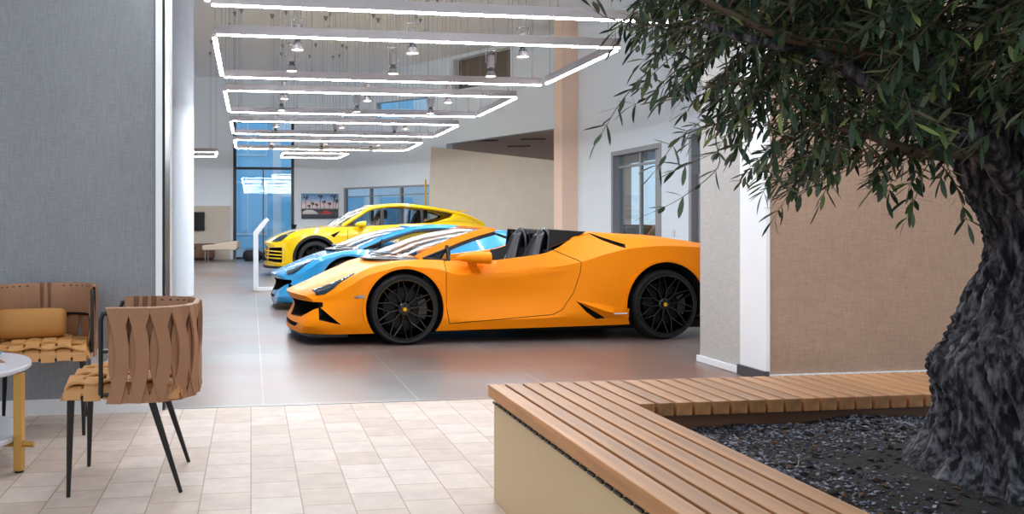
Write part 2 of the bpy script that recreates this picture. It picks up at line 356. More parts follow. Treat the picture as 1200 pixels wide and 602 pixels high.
# pillar and right wall with its door openings
struct(obox('wall_pillar', (7.02, 7.52, 17.86, 18.36, 0, CEIL), M['pink_lit']))
bm = bmesh.new()
for y0, y1, z0, z1 in ((6.3, 12.2, 0, CEIL), (13.05, 14.0, 0, CEIL), (16.1, 17.86, 0, CEIL), (12.2, 13.05, 2.75, CEIL), (14.0, 16.1, 2.63, CEIL)): box(bm, 7.4, 7.65, y0, y1, z0, z1)
struct(mk('wall_side', bm, M['white']))
def door(n, y0, y1, z1, parts):
    bm = bmesh.new()
    for d in ((y0, y0+.09, 0, z1), (y1-.09, y1, 0, z1), (y0+.09, y1-.09, z1-.09, z1)): box(bm, 7.39, 7.62, *d[:2], *d[2:])
    o = struct(mk('door_%d' % n, bm, M['gframe'])); bm = bmesh.new()
    for d in parts: box(bm, 7.5, 7.56, *d)
    mk('door_leaf', bm, M['gframe'], o)
    mk('door_pane', (lambda b: (box(b, 7.525, 7.535, y0+.1, y1-.1, .1, z1-.1), b)[1])(bmesh.new()), M['cl_glass'], o)
    return o
door(1, 14.0, 16.1, 2.63, ((14.09, 14.42, 0, 2.54), (15.0, 15.06, 0, 2.54), (15.06, 16.0, 2.28, 2.33), (14.42, 15.0, 2.28, 2.33), (14.42, 16.0, 0, .12)))
door(2, 12.2, 13.05, 2.75, ((12.3, 12.95, 0, 2.0),))
# light switch plates
for x, y, z, l in ((7.385, 13.55, .98, 'white switch plate on the right wall beside the glass door'),):
    o = obox('switch_plate', (-.012, .012, -.04, .04, -.06, .06), M['socket'], bevel=.003); o.location = (x, y, z); tag(o, l, 'switch')
o = obox('wall_socket', (-.075, .075, -.012, .0, -.085, .085), M['socket'], bevel=.004); o.location = (-.88, 5.138, .30); tag(o, 'white double socket low on the grey wall between the chairs', 'socket')
bm = bmesh.new()
for z in (-.04, .04): lathe(bm, [(.028, 0), (.028, -.016)], 16, 'y', (0, 0, z))
mk('socket_face', bm, M['gframe'], o, 40)
# round column
bm = bmesh.new(); lathe(bm, [(.205, 0), (.205, CEIL)], 48); o = mk('wall_column', bm, M['white'], smooth=40); o.location = (-1.11, 13.4, 0); struct(o)
# panel on the far wall
struct(obox('wall_panel', (-3.6, -.66, 26.86, 27.0, 0, 1.73), M['concrete']))
# exterior
struct(obox('ground', (-30, 45, 27.25, 60, -.25, -.05), M['asphalt']))
struct(obox('ground', (16, 45, -6, 27.25, -.25, -.05), M['asphalt']))
def facade(loc, rz, w, h, label, m, m2, nx, nz):
    t = thing('office_building', label, 'building', loc, rz)
    obox('wall', (0, w, 0, 6, 0, h), m, t)
    for i in range(nx):
        for k in range(nz):
            x = (i+.5)*w/nx; z = (k+.5)*h/nz
            bm = bmesh.new(); a, c = w/nx*.36, h/nz*.34
            box(bm, x-a, x+a, -.08, .0, z-c, z+c); f = mk('window', bm, M['white'], t)
            bm = bmesh.new(); box(bm, x-a*.92, x-a*.04, -.1, -.081, z-c*.92, z+c*.92); box(bm, x+a*.04, x+a*.92, -.1, -.081, z-c*.92, z+c*.92); mk('pane', bm, M['facade'], f)
    return t
facade((-7, 42, -.05), 0, 8.2, 12, 'blue glazed building seen through the tall back window', M['facade'], None, 3, 3)
facade((1.0, 38, -.05), R(-4), 16, 9, 'pale building seen through the long blue window', M['facade2'], None, 7, 3)
facade((24, 36, -.05), R(-65), 20, 9, 'pale building seen through the side door', M['facade2'], None, 8, 3)
#@@CARS
# ------------------------------------------------------------------ cars
def catrow(nodes, segs, sharp):
    """nodes: list of Vector; smooth interpolation with broken tangents at sharp node indices"""
    out = []; n = len(nodes)
    for i in range(n-1):
        a, b = nodes[i], nodes[i+1]
        ta = (b-a) if (i == 0 or i in sharp) else (b-nodes[i-1])*.5
        tb = (b-a) if (i+1 == n-1 or i+1 in sharp) else (nodes[i+2]-a)*.5
        L = (b-a).length
        for t_ in (ta, tb):
            if t_.length > L*1.0 and t_.length > 0: t_ *= L/t_.length
        for k in range(segs[i]):
            t = k/segs[i]
            out.append((2*t**3-3*t*t+1)*a + (t**3-2*t*t+t)*ta + (-2*t**3+3*t*t)*b + (t**3-t*t)*tb)
    out.append(nodes[-1]); return out
def loft_body(name, stations, node_fn, warp, segs, sharp, mats, mi_fn=None):
    bm = bmesh.new(); rings = []
    for x in stations:
        nodes = node_fn(x)
        half = [warp(v) for v in catrow(nodes, segs, sharp)]
        other = [Vector((v.x, -v.y, v.z)) for v in half[1:-1]][::-1]
        rings.append([bm.verts.new(v) for v in half + other])
    n = len(rings[0])
    for a, b in zip(rings, rings[1:]):
        for k in range(n):
            f = bm.faces.new((a[k], a[(k+1) % n], b[(k+1) % n], b[k]))
    nb = segs[0]; ns = sum(segs[1:5]); nt_ = sum(segs[5:]); assert nb == nt_
    for rg, x in ((rings[0], stations[0]), (rings[-1], stations[-1])):      # end faces: a grid across, so that they follow the plan curve
        raw = catrow(node_fn(x), segs, sharp)       # 0..nb bottom, nb..nb+ns side, then the top
        bot = [rg[(n-k) % n] for k in range(nb, 0, -1)] + [rg[k] for k in range(nb+1)]
        top = [rg[n-(nb+ns)-k] for k in range(nt_)] + [rg[nb+ns+nt_-k] for k in range(nt_+1)]
        fb = [-raw[k].y/raw[nb].y for k in range(nb, 0, -1)] + [raw[k].y/raw[nb].y for k in range(nb+1)]
        e0 = nb+ns; ft = [-raw[e0+k].y/raw[e0].y for k in range(nt_)] + [raw[e0+nt_-k].y/raw[e0].y for k in range(nt_+1)]
        zt_ = [raw[e0+k].z-raw[e0].z for k in range(nt_)] + [raw[e0+nt_-k].z-raw[e0].z for k in range(nt_+1)]
        rows = [bot]
        for r in range(1, ns):
            c = raw[nb+r]; q = r/ns; row = [rg[n-(nb+r)]]
            for j_ in range(1, 2*nb):
                f = fb[j_]*(1-q)+ft[j_]*q; row.append(bm.verts.new(warp(Vector((c.x, c.y*f, c.z+zt_[j_]*q**2)))))
            rows.append(row + [rg[nb+r]])
        rows.append(top)
        for a, b in zip(rows, rows[1:]):
            for k in range(2*nb): bm.faces.new((a[k], a[k+1], b[k+1], b[k]))
    bmesh.ops.recalc_face_normals(bm, faces=bm.faces)
    if bm.calc_volume(signed=True) < 0: bmesh.ops.reverse_faces(bm, faces=bm.faces)
    if mi_fn:
        for f in bm.faces: f.material_index = mi_fn(f)
    return mk(name, bm, mats, recalc=False)
def bvh_of(o):
    bm = bmesh.new(); bm.from_mesh(o.data); t = BVHTree.FromBMesh(bm); bm.free(); return t
def on_side(t, x, z, s=-1, off=.003):
    h = t.ray_cast(Vector((x, s*3, z)), Vector((0, -s, 0)))
    y = h[0].y if h[0] else s*.9
    return Vector((x, y + s*off, z))
def on_top(t, x, y, off=.003):
    h = t.ray_cast(Vector((x, y, 3)), Vector((0, 0, -1)))
    return Vector((x, y, (h[0].z if h[0] else .8)+off))
def cutter(m, fn):
    bm = bmesh.new(); fn(bm); return mk('cutter', bm, [m])
def patch(t, poly, s, name, m, parent, off=.004, th=.004, sub=6, top=False):
    """thin panel following the bodywork inside a quadrilateral outline given in (x, z) or (x, y)"""
    bm = bmesh.new(); rows = []
    a, b, c, d = [Vector(p) for p in poly]
    for i in range(sub+1):
        u = i/sub; row = []
        for k in range(sub+1):
            v = k/sub; p = (a*(1-u)+b*u)*(1-v) + (d*(1-u)+c*u)*v
            row.append(on_top(t, p.x, p.y, off) if top else on_side(t, p.x, p.y, s, off))
        rows.append(row)
    grid_surf(bm, rows); o = mk(name, bm, m, parent, 40)
    sm = o.modifiers.new('solid', 'SOLIDIFY'); sm.thickness = th; sm.offset = 0
    return o
def make_wheel(parent, x, y, z, s, R_, rim, wid, rimmat, spokes=10):
    """tyre is the wheel itself; outer side faces s*y"""
    bm = bmesh.new(); w = wid/2
    lathe(bm, [(rim, -w), (rim+.03, -w-.006), (R_-.03, -w), (R_-.008, -w+.02), (R_, -w+.05), (R_, w-.05), (R_-.008, w-.02), (R_-.03, w), (rim+.03, w+.006), (rim, w)], 56, 'y', closed=True)
    o = mk('wheel', bm, M['rubber'], parent, 35); o.location = (x, y, z)
    f = w*s
    bm = bmesh.new(); lathe(bm, [(rim+.004, f), (rim+.004, f+.008*s), (rim-.012, f+.008*s), (rim-.02, f-.03*s), (rim-.03, -w*s*.8), (rim-.02, -w*s*.85), (rim+.002, -w*s*.8)], 56, 'y', closed=True)
    mk('rim', bm, rimmat, o, 35)
    bm = bmesh.new(); N = spokes
    for k in range(N):
        a0 = 2*math.pi*k/N + .15
        def P(r, a, dy): return Vector((r*math.cos(a), f - s*(.035-dy), r*math.sin(a)))
        r1 = rim*.52; q = .012
        for (ra, aa, rb, ab, wa, wb, da, db) in ((.045, a0, r1, a0, .016, .011, -.005, .004), (r1-.005, a0, rim-.012, a0+.24, .011, .009, .004, .03), (r1-.005, a0, rim-.012, a0-.24, .011, .009, .004, .03)):
            A, B = P(ra, aa, da), P(rb, ab, db); d = (B-A).normalized(); sd = Vector((0, 1, 0)).cross(d).normalized()
            o_ = Vector((0, s, 0)); vs = []
            for p, wv in ((A, wa), (B, wb)):
                vs.append([bm.verts.new(p-sd*wv-o_*.03), bm.verts.new(p+sd*wv-o_*.03), bm.verts.new(p+sd*wv*.55), bm.verts.new(p-sd*wv*.55)])
            for i in range(4): bm.faces.new((vs[0][i], vs[0][(i+1) % 4], vs[1][(i+1) % 4], vs[1][i]))
            bm.faces.new(vs[0][::-1]); bm.faces.new(vs[1])
    lathe(bm, [(.055, f-s*.06), (.062, f-s*.03), (.05, f-s*.022)], 24, 'y')
    mk('spokes', bm, rimmat, o)
    bm = bmesh.new(); lathe(bm, [(.03, f-s*.022), (.03, f-s*.014)], 20, 'y'); lathe(bm, [(.022, f-s*.014), (.018, f-s*.010)], 5, 'y', mi=1)
    mk('hub_cap', bm, [M['blackgloss'], M['crest']], o, 30)
    bm = bmesh.new()
    for k in range(5):
        a = 2*math.pi*k/5+.3; lathe(bm, [(.009, f-s*.03), (.008, f-s*.012)], 6, 'y', (.046*math.cos(a), 0, .046*math.sin(a)))
    mk('lug_nuts', bm, M['disc'], o)
    bm = bmesh.new(); lathe(bm, [(rim*.72, f-s*.10), (rim*.72, f-s*.075), (rim*.3, f-s*.075), (rim*.3, f-s*.10)], 40, 'y', closed=True)
    mk('brake_disc', bm, M['disc'], o, 30)
    bm = bmesh.new(); pts = [(rim*(.80 if i < 7 else .5)*math.cos(a), rim*(.80 if i < 7 else .5)*math.sin(a)) for i, a in list(enumerate([R(-28+56*j/6) for j in range(7)])) + [(7+j, R(28-56*j/6)) for j in range(7)]]
    prism(bm, pts, 1, f-s*.11, f-s*.05); mk('brake_caliper', bm, M['blackgloss'], o, bevel=.004)
    return o
def mirror_part(parent, paint, pts, stem, glass_at, s):
    """pts: (x, yc, zc, ry, rz) sections"""
    rows = []
    for x, yc, zc, ry, rz in pts:
        row = []
        for k in range(20):
            a = 2*math.pi*k/20; cx, sz = math.cos(a), math.sin(a)
            row.append((x + .02*cx*0, s*(yc + ry*math.copysign(abs(cx)**.75, cx)), zc + rz*math.copysign(abs(sz)**.75, sz)))
        rows.append(row)
    bm = bmesh.new(); V = grid_surf(bm, rows, 0, True); bm.faces.new(V[0]); bm.faces.new(V[-1])
    o = mk('wing_mirror', bm, paint, parent, 50)
    bm = bmesh.new(); x, yc, zc, ry, rz = pts[-1]
    V = [bm.verts.new((x+.004, s*(yc+ry*.85*math.cos(2*math.pi*k/16)), zc+rz*.85*math.sin(2*math.pi*k/16))) for k in range(16)]; bm.faces.new(V)
    g = mk('mirror_glass', bm, M['chrome'], o)
    bm = bmesh.new(); strip(bm, [Vector((p[0], s*p[1], p[2])) for p in stem], Vector((.045, 0, 0)), .012)
    mk('mirror_stem', bm, paint, o, bevel=.004)
    return o
def seat(parent, x, y, m=None):
    m = m or M['leather']
    bm = bmesh.new()
    prof = [(-.52, .30, .24), (-.30, .27, .25), (-.05, .27, .25), (.02, .40, .25), (.10, .62, .25), (.16, .80, .20), (.21, .95, .14), (.24, 1.03, .12), (.26, 1.06, .09)]
    rows = []
    for i, (dx, z, w) in enumerate(prof):
        back = i >= 3; row = []
        for k in range(13):
            v = k/6-1; side = abs(v)**3*.07
            nx, nz = (-side, 0) if back else (0, side)
            row.append(Vector((x+dx+nx, y+v*w, z+nz)))
        rows.append(row)
    grid_surf(bm, rows); o = mk('seat', bm, m, parent, 50)
    sd = o.modifiers.new('s', 'SOLIDIFY'); sd.thickness = .07; sd.offset = -1
    bv = o.modifiers.new('b', 'BEVEL'); bv.width = .02; bv.segments = 2; bv.limit_method = 'ANGLE'
    bm = bmesh.new(); lathe(bm, [(.0, -.10), (.045, -.10), (.055, -.05), (.055, .06), (.04, .10), (0.0, .10)], 14, 'z', (x+.20, y, .98)); mk('headrest', bm, m, o, 60)
    bm = bmesh.new(); strip(bm, [(x+.13, y+.15, .93), (x+.04, y+.10, .70), (x-.02, y-.08, .44)], Vector((0, .025, 0)), .004); mk('seat_belt', bm, M['alu'], o)
    return o
def steering(parent, x, y, z):
    bm = bmesh.new(); path = []
    c = Vector((x, y, z)); u = Vector((0, 1, 0)); v = Vector((.42, 0, .9))
    for k in range(25):
        a = 2*math.pi*k/24; path.append(c + u*math.cos(a)*.18 + v*math.sin(a)*.18)
    tube(bm, path, .016, 8, False); o = mk('steering_wheel', bm, M['leather'], parent, 60)
    bm = bmesh.new(); tube(bm, [c-u*.16, c+u*.16], .018, 6); tube(bm, [c, c-v*.16], .018, 6); tube(bm, [c, c+Vector((-.2, 0, .06))], .03, 8); mk('steering_spokes', bm, M['carbon'], o)

HC = dict(
 A=[(-1.07,.70,.10),(-.85,.84,.10),(-.6,.88,.105),(-.35,.91,.11),(.36,.925,.125),(1.7,.93,.145),(2.25,.93,.155),(2.9,.90,.20),(3.45,.80,.30)],
 B=[(-1.07,.74,.17),(-.85,.87,.17),(-.6,.905,.18),(-.35,.935,.19),(.4,.955,.215),(1.4,.96,.235),(1.7,.965,.25),(2.25,.965,.25),(2.6,.965,.30),(3.0,.94,.36),(3.45,.84,.42)],
 C=[(-1.07,.72,.33),(-.9,.83,.34),(-.6,.90,.38),(-.35,.945,.43),(0,.965,.45),(.4,.935,.43),(.87,.90,.42),(1.4,.91,.44),(1.75,.945,.50),(2.25,.975,.55),(2.6,.985,.58),(3.0,.96,.60),(3.45,.85,.60)],
 D=[(-1.07,.68,.415),(-.9,.78,.46),(-.6,.87,.56),(-.35,.92,.66),(0,.945,.735),(.3,.935,.715),(.55,.925,.655),(.87,.915,.645),(1.3,.915,.70),(1.75,.925,.77),(2.0,.935,.845),(2.25,.945,.90),(2.6,.94,.925),(3.0,.91,.91),(3.45,.80,.86)],
 E=[(-1.07,.60,.445),(-.9,.70,.50),(-.6,.79,.62),(-.35,.83,.715),(0,.83,.79),(.2,.82,.80),(.55,.84,.785),(.87,.86,.79),(1.1,.865,.815),(1.4,.85,.852),(1.55,.82,.90),(1.7,.74,.97),(1.85,.67,1.04),(2.05,.66,1.045),(2.3,.68,1.02),(2.6,.70,1.0),(3.0,.70,.955),(3.45,.64,.90)],
 F=[(-1.07,.42,.455),(-.9,.46,.52),(-.6,.50,.645),(-.35,.52,.72),(0,.52,.785),(.2,.5,.80),(1.7,.5,1.05),(1.9,.5,1.065),(2.3,.5,1.045),(2.6,.5,1.03),(3.0,.5,.98),(3.45,.46,.92)],
 G=[(-1.07,0,.46),(-.9,0,.535),(-.6,0,.665),(-.35,0,.755),(-.1,0,.80),(.2,0,.815),(1.7,0,1.02),(1.9,0,1.03),(2.3,0,.99),(2.6,0,.975),(3.0,0,.94),(3.45,0,.91)])
def huracan(name, label, cat, paint, spyder, loc, rz, cabin_end=1.74):
    T = {k: table(v) for k, v in HC.items()}
    t = thing(name, label, cat)      # moved to its place once the bodywork is cut
    x0c, x1c = .22, cabin_end
    def nodes(x, cab=None):
        cab = (x0c < x < x1c) if cab is None else cab
        V = lambda k: Vector((x, T[k][0](x), T[k][1](x)))
        A, B, C_, D, E_, F_, G_ = [V(k) for k in 'ABCDEFG']
        e = clamp((-.72-x)/.35)
        C_.x += .07*e; D.x += .015*e
        if cab:
            E2 = Vector((x, E_.y-.045, E_.z-.004)); F_ = Vector((x, E_.y-.10 if E_.y > .8 else .70, .34)); G_ = Vector((x, 0, .30))
            F_.y = min(F_.y, .74)
        else:
            E2 = (E_*.35+F_*.65)
            if x > 1.7: E2 = E_*.5+F_*.5
            E2.z += .0
        return [Vector((x, 0, A.z)), A, B, C_, D, E_, E2, F_, G_]
    def warp(v):
        v = v.copy(); f = clamp((-.30-v.x)/.77); v.x += (.34-.17*clamp((.42-v.z)/.2))*f**1.4*(abs(v.y)/.85)**2.2
        g = clamp((v.x-2.9)/.55); v.x -= .16*g*(abs(v.y)/.85)**2
        return v
    st = [-1.07, -1.055, -1.03] + [-1.0+.05*i for i in range(24)] + [.2, .2199, .2201] + [.27+.06*i for i in range(24)]
    st = [s_ for s_ in st if s_ < x1c-.01] + [x1c-.0001, x1c+.0001] + [x1c+.04+.055*i for i in range(60) if x1c+.04+.055*i < 3.44] + [3.45]
    # strict side of the two cabin walls
    body = loft_body('body', st, nodes, warp, [11, 2, 5, 6, 4, 2, 4, 5], {1, 2, 4, 5, 6, 7}, [paint, M['well'], M['leather']],
        lambda f: 2 if (.2195 < f.calc_center_median().x < x1c+.0001 and abs(f.calc_center_median().y) < .80 and (f.normal.z > .3 or abs(f.normal.x) > .7 or abs(f.normal.y) > .7) and f.calc_center_median().z > .2 and f.calc_center_median().z < T['E'][1](f.calc_center_median().x)-.01 and abs(f.calc_center_median().y) < T['E'][0](f.calc_center_median().x)-.03) else 0)
    body.parent = t
    tree = bvh_of(body)
    # doors cut out of the body
    outline = [(.405,.77),(.405,.35),(.432,.198),(1.45,.268),(1.55,.315),(1.665,.47),(1.735,.66),(1.752,.76),(1.725,.785),(1.50,.882),(1.48,1.2),(.405,1.2)]
    cx, cz = 1.05, .55
    doors = []
    if spyder:
        for s in (-1, 1):
            d = body.copy(); d.data = body.data.copy(); COL.objects.link(d); d.name = 'door'
            ys = sorted((s*.835, s*1.3))
            c1 = cutter(M['leather'], lambda bm: prism(bm, outline, 1, *ys)); boolean(d, c1, 'INTERSECT'); drop(c1)
            shade(d, 28); doors.append(d); d.parent = t
        for s in (-1, 1):
            big = [(cx+(x-cx)*1.009, cz+(z-cz)*1.02) for x, z in outline]
            ys = sorted((s*.83, s*1.3))
            c1 = cutter(M['well'], lambda bm: prism(bm, big, 1, *ys)); boolean(body, c1); drop(c1)
    # wheel arches and intakes
    cuts = []
    def arches(bm):
        for x, z, r in ((0, .345, .372), (2.62, .35, .415)):
            for s in (-1, 1): lathe(bm, [(r, s*.60), (r, s*1.2)], 64, 'y', (x, 0, z))
    cuts.append(cutter(M['well'], arches))
    def intakes(bm):
        for s in (-1, 1):
            ys = sorted((s*.60, s*1.2)); prism(bm, [(-.80,.36),(-.60,.195),(-.80,.235)], 1, *ys)
            ys = sorted((s*.885, s*1.2)); prism(bm, [(1.69,.395),(1.99,.222),(1.89,.216),(1.79,.285)], 1, *ys)
            ys = sorted((s*.42, s*.52))
    cuts.append(cutter(M['well'], intakes))
    def nose(bm):       # lower grille each side of the centre, and the slot under the hood edge
        for s in (-1, 1):
            pts = [(s*.12,.395),(s*.84,.395),(s*.58,.245),(s*.18,.225)]
            prism(bm, pts, 0, -1.3, -.76)
        prism(bm, [(-.60,.185),(.60,.185),(.52,.145),(-.52,.145)], 0, -1.3, -.86)
    cuts.append(cutter(M['well'], nose))
    def slots(bm):
        for s in (-1, 1): 
            c = Vector((2.07, s*.76, .985)); u = Vector((.17, s*.10, -.055)); 
            a = [c-u+Vector((0,0,.03)), c+u+Vector((0,0,.0)), c+u+Vector((-.03,s*.02,-.05)), c-u*.2+Vector((0,s*.02,-.025))]
            f0 = [bm.verts.new(p+Vector((0,s*.25,.06))) for p in a]; f1 = [bm.verts.new(p-Vector((0,s*.06,.0))) for p in a]
            bm.faces.new(f0); bm.faces.new(f1[::-1])
            for i in range(4): bm.faces.new((f0[i], f1[i], f1[(i+1)%4], f0[(i+1)%4]))
    cuts.append(cutter(M['well'], slots))
    for c1 in cuts:
        boolean(body, c1); drop(c1)
    shade(body, 28)
    # floor pan under the body, splitter and diffuser
    obox('underbody', (-.6, 3.2, -.70, .70, .085, .17), M['well'], t)
    bm = bmesh.new(); rows = []
    for k in range(25):
        y = -.86+1.72*k/24; xf = -1.055 + .17*(abs(y)/.85)**2.2
        rows.append([(xf, y, .08), (xf, y, .10), (xf+.35, y, .105), (xf+.35, y, .075)])
    V = grid_surf(bm, rows, 0, True); bm.faces.new(V[0]); bm.faces.new(V[-1]); mk('front_splitter', bm, M['carbon'], t)
    bm = bmesh.new()
    for y in (-.5, -.25, 0, .25, .5): box(bm, 3.05, 3.42, y-.008, y+.008, .13, .3)
    box(bm, 3.0, 3.40, -.7, .7, .19, .21); mk('diffuser', bm, M['carbon'], t)
    # wheel-arch lips
    for xw, zw, r in ((0, .345, .376), (2.62, .35, .419)):
        for s in (-1, 1):
            bm = bmesh.new(); path = []; ws = []
            for k in range(33):
                a = R(-32+244*k/32); x = xw+r*math.cos(a); z = zw+r*math.sin(a)
                if z < .19: continue
                p = on_side(tree, x+.012*math.cos(a), z+.012*math.sin(a), s, 0.0); path.append(p+Vector((0, s*.004, 0))); ws.append(Vector((math.cos(a)*.013, 0, math.sin(a)*.013)))
            strip(bm, path, ws, .008); mk('wheel_arch_lip', bm, paint, t, 40)
    # headlights
    for s in (-1, 1):
        h = patch(tree, [(-.80,.61),(-.50,.78),(-.42,.72),(-.69,.72)], s, 'headlight', M['lens'], t, .004, .01, 6, True) if False else None
        bm = bmesh.new(); rows = []
        top = [(-.85,.55),(-.76,.60),(-.66,.665),(-.58,.71),(-.46,.755)]; bot = [(-.82,.675),(-.74,.735),(-.66,.76),(-.57,.765),(-.47,.768)]
        tt = [(.62-.0,.0)]
        for i in range(17):
            u = i/16*4; k = min(3, int(u)); f = u-k
            a = Vector(top[k])*(1-f)+Vector(top[k+1])*f; b = Vector(bot[k])*(1-f)+Vector(bot[k+1])*f
            rows.append([on_top(tree, *(a*(1-v)+b*v)[:1], s*(a*(1-v)+b*v)[1], .006) for v in (0, .25, .5, .75, 1)])
        grid_surf(bm, rows); h = mk('headlight', bm, M['lens'], t, 40); sd = h.modifiers.new('s', 'SOLIDIFY'); sd.thickness = .012; sd.offset = 0
        bm = bmesh.new(); path = [rows[i][1]+Vector((0,0,.008)) for i in range(1, 14)]; strip(bm, path, Vector((0, .006, 0)), .003)
        path = [rows[i][3]+Vector((0,0,.008)) for i in range(1, 8)]; strip(bm, path, Vector((0, .005, 0)), .003); mk('light_strip', bm, M['chrome'], h)
        bm = bmesh.new(); strip(bm, [on_side(tree, x, z, s, .003) for x, z in ((-.48,.452),(-.43,.458),(-.375,.463))], [Vector((0,0,.006)),Vector((0,0,.011)),Vector((0,0,.014))], .003); mk('side_reflector', bm, M['chrome'], t)
        bm = bmesh.new(); strip(bm, [on_side(tree, x, z, s, .030) for x, z in ((2.06,.268),(2.13,.270),(2.20,.272))], Vector((0,0,.006)), .0015); mk('script_badge', bm, M['white'], t)
        # door handle recess line
        if spyder:
            bm = bmesh.new(); strip(bm, [on_side(tree, x, z, s, .001) for x, z in ((1.36,.665),(1.45,.672),(1.55,.682),(1.62,.692))], Vector((0,0,.012)), .003); mk('door_handle', bm, paint, doors[0 if s < 0 else 1])
        # blade ahead of the rear wheel
        bm = bmesh.new(); rows2 = []
        for i in range(9):
            u = i/8; x = 1.70+.53*u; zt = .396-.083*u; zb = max(.222, .388-.55*(x-1.70))
            p = on_side(tree, x, zt, s, .0); q = on_side(tree, x, zb, s, .0)
            rows2.append([p+Vector((0, s*.002, .0)), Vector((x, (p.y+q.y)/2+s*.045*math.sin(math.pi*min(1, u*1.05)), (zt+zb)/2)), q+Vector((0, s*.002, 0))])
        grid_surf(bm, rows2); mk('side_blade', bm, paint, t, 40)
        # tail lamp
        bm = bmesh.new(); box(bm, 3.28, 3.36, s*.62-.10, s*.62+.10, .70, .74); mk('tail_lamp', bm, M['redlamp'], t)
        # wheels
        make_wheel(t, 0, s*.83, .335, s, .335, .282, .245, M['blackgloss'])
        make_wheel(t, 2.62, s*.83, .345, s, .345, .290, .26, M['blackgloss'])
        mirror_part(t, paint, [(.50,.93,.815,.01,.01),(.54,.955,.822,.05,.032),(.62,.985,.825,.085,.05),(.72,1.0,.823,.10,.058),(.80,1.005,.82,.10,.058)], [(.64,.97,.78),(.66,.94,.74),(.70,.905,.69),(.72,.88,.655)], None, s)
    # nose badge
    # windscreen
    def ws_pt(u, v):        # u -1..1 across, v 0..1 up
        yb = .76; yt = .56
        b = Vector((-.24+.40*abs(u)**2.0, u*yb, .805+.0*abs(u))); tp = Vector((.80+.14*abs(u)**2, u*yt, 1.105-.022*u*u))
        p = b*(1-v)+tp*v; p.z += .05*math.sin(math.pi*v)*(1-.4*u*u); return p
    bm = bmesh.new(); grid_surf(bm, [[ws_pt(-1+2*i/20, k/10) for k in range(11)] for i in range(21)]); mk('windscreen', bm, M['cglass'], t, 60)
    bm = bmesh.new(); path = [ws_pt(-1+2*i/20, 1)+Vector((.02, 0, .004)) for i in range(21)]; strip(bm, path, Vector((.045, 0, -.004)), .013); mk('windscreen_header', bm, paint, t, 50, bevel=.004)
    bm = bmesh.new(); path = [ws_pt(-1+2*i/20, .0)+Vector((.0, 0, -.006)) for i in range(21)]; strip(bm, path, Vector((.06, 0, .012)), .006); mk('cowl', bm, M['carbon'], t)
    bm = bmesh.new()
    for u0, u1 in ((-.72, .1), (-.1, .55)): tube(bm, [ws_pt(u0+(u1-u0)*k/6, .04+.03*k/6)+Vector((-.01, 0, .015)) for k in range(7)], .008, 5)
    mk('wipers', bm, M['carbon'], t)
    for s in (-1, 1):
        path = [ws_pt(s, k/10)+Vector((.0, s*.005, 0)) for k in range(11)]
        bm = bmesh.new(); strip(bm, path, Vector((.035, s*.006, -.022)), .014); mk('windscreen_pillar', bm, paint, t, 50)
        bm = bmesh.new(); strip(bm, [p+Vector((.052, s*.006, -.035)) for p in path[1:]], Vector((.016, 0, -.012)), .012); mk('window_seal', bm, M['carbon'], t)
        # quarter window
        q = [Vector((.20, s*.81, .81)), Vector((.455, s*.80, .785)), Vector((.455, s*.735, .90))]
        bm = bmesh.new(); bm.faces.new([bm.verts.new(p) for p in q]); g = mk('quarter_window', bm, M['cglass'], t)
        bm = bmesh.new()
        for a, b, r in ((q[0], q[1], .014), (q[1], q[2]+Vector((0,0,.03)), .018), (q[0], q[2], .012)): tube(bm, [a, b], r, 6)
        mk('window_frame', bm, M['carbon'], g)
    # cabin
    bm = bmesh.new(); rows = []
    for k in range(13):
        y = -.70+1.4*k/12; rows.append([(.225, y, .76), (.34, y, .785-.02*abs(math.sin(k))), (.48, y, .745), (.50, y, .62), (.42, y, .50), (.225, y, .45)])
    V = grid_surf(bm, rows, 0, True); bm.faces.new(V[0]); bm.faces.new(V[-1]); mk('dashboard', bm, M['leather'], t, 40)
    obox('centre_console', (.4, 1.6, -.12, .12, .30, .52), M['leather'], t, .03)
    steering(t, .66, .36, .70)
    seat(t, 1.36, -.36); seat(t, 1.36, .36)
    if spyder:
        # dark fairings and roll hoops behind the seats
        for s in (-1, 1):
            bm = bmesh.new(); rows = []
            for k in range(13):
                u = k/12; x = 1.60+.62*u; w = .20-.05*u; h = 1.095-.05*u
                rows.append([(x, s*.38+w*math.cos(math.pi*j/10)*1.0, .86+(h-.86)*math.sin(math.pi*j/10)**.55) for j in range(11)])
            V = grid_surf(bm, rows); bm.faces.new(V[0]); bm.faces.new(V[-1]); mk('roll_fairing', bm, M['blackgloss'], t, 50)
            bm = bmesh.new(); path = [(1.58, s*.38+.19*math.cos(math.pi*j/10), .80+.29*math.sin(math.pi*j/10)**.6) for j in range(11)]; tube(bm, path, .018, 8); mk('roll_hoop', bm, M['carbon'], t, 60)
            # side screen filling the notch up to the deck
            bm = bmesh.new(); pts = [(1.50,.885),(1.52,1.085),(1.90,1.065),(1.80,1.01)]; prism(bm, pts, 1, s*.665, s*.69); mk('deck_panel', bm, M['blackgloss'], t)
        bm = bmesh.new(); box(bm, 1.60, 1.606, -.20, .20, .80, 1.04); mk('wind_deflector', bm, M['dglass'], t)
        bm = bmesh.new()
        for k in range(9): box(bm, 2.3+.09*k, 2.34+.09*k, -.30, .30, .985-.006*k, 1.0-.006*k)
        mk('engine_cover_slats', bm, M['carbon'], t)
    else:
        rs = [(.80,.56,1.105),(1.0,.57,1.13),(1.3,.575,1.14),(1.6,.57,1.125),(1.9,.54,1.09),(2.2,.50,1.055),(2.6,.46,1.02),(3.0,.42,.975)]
        fy, fz = table(rs)
        bm = bmesh.new(); rows = []
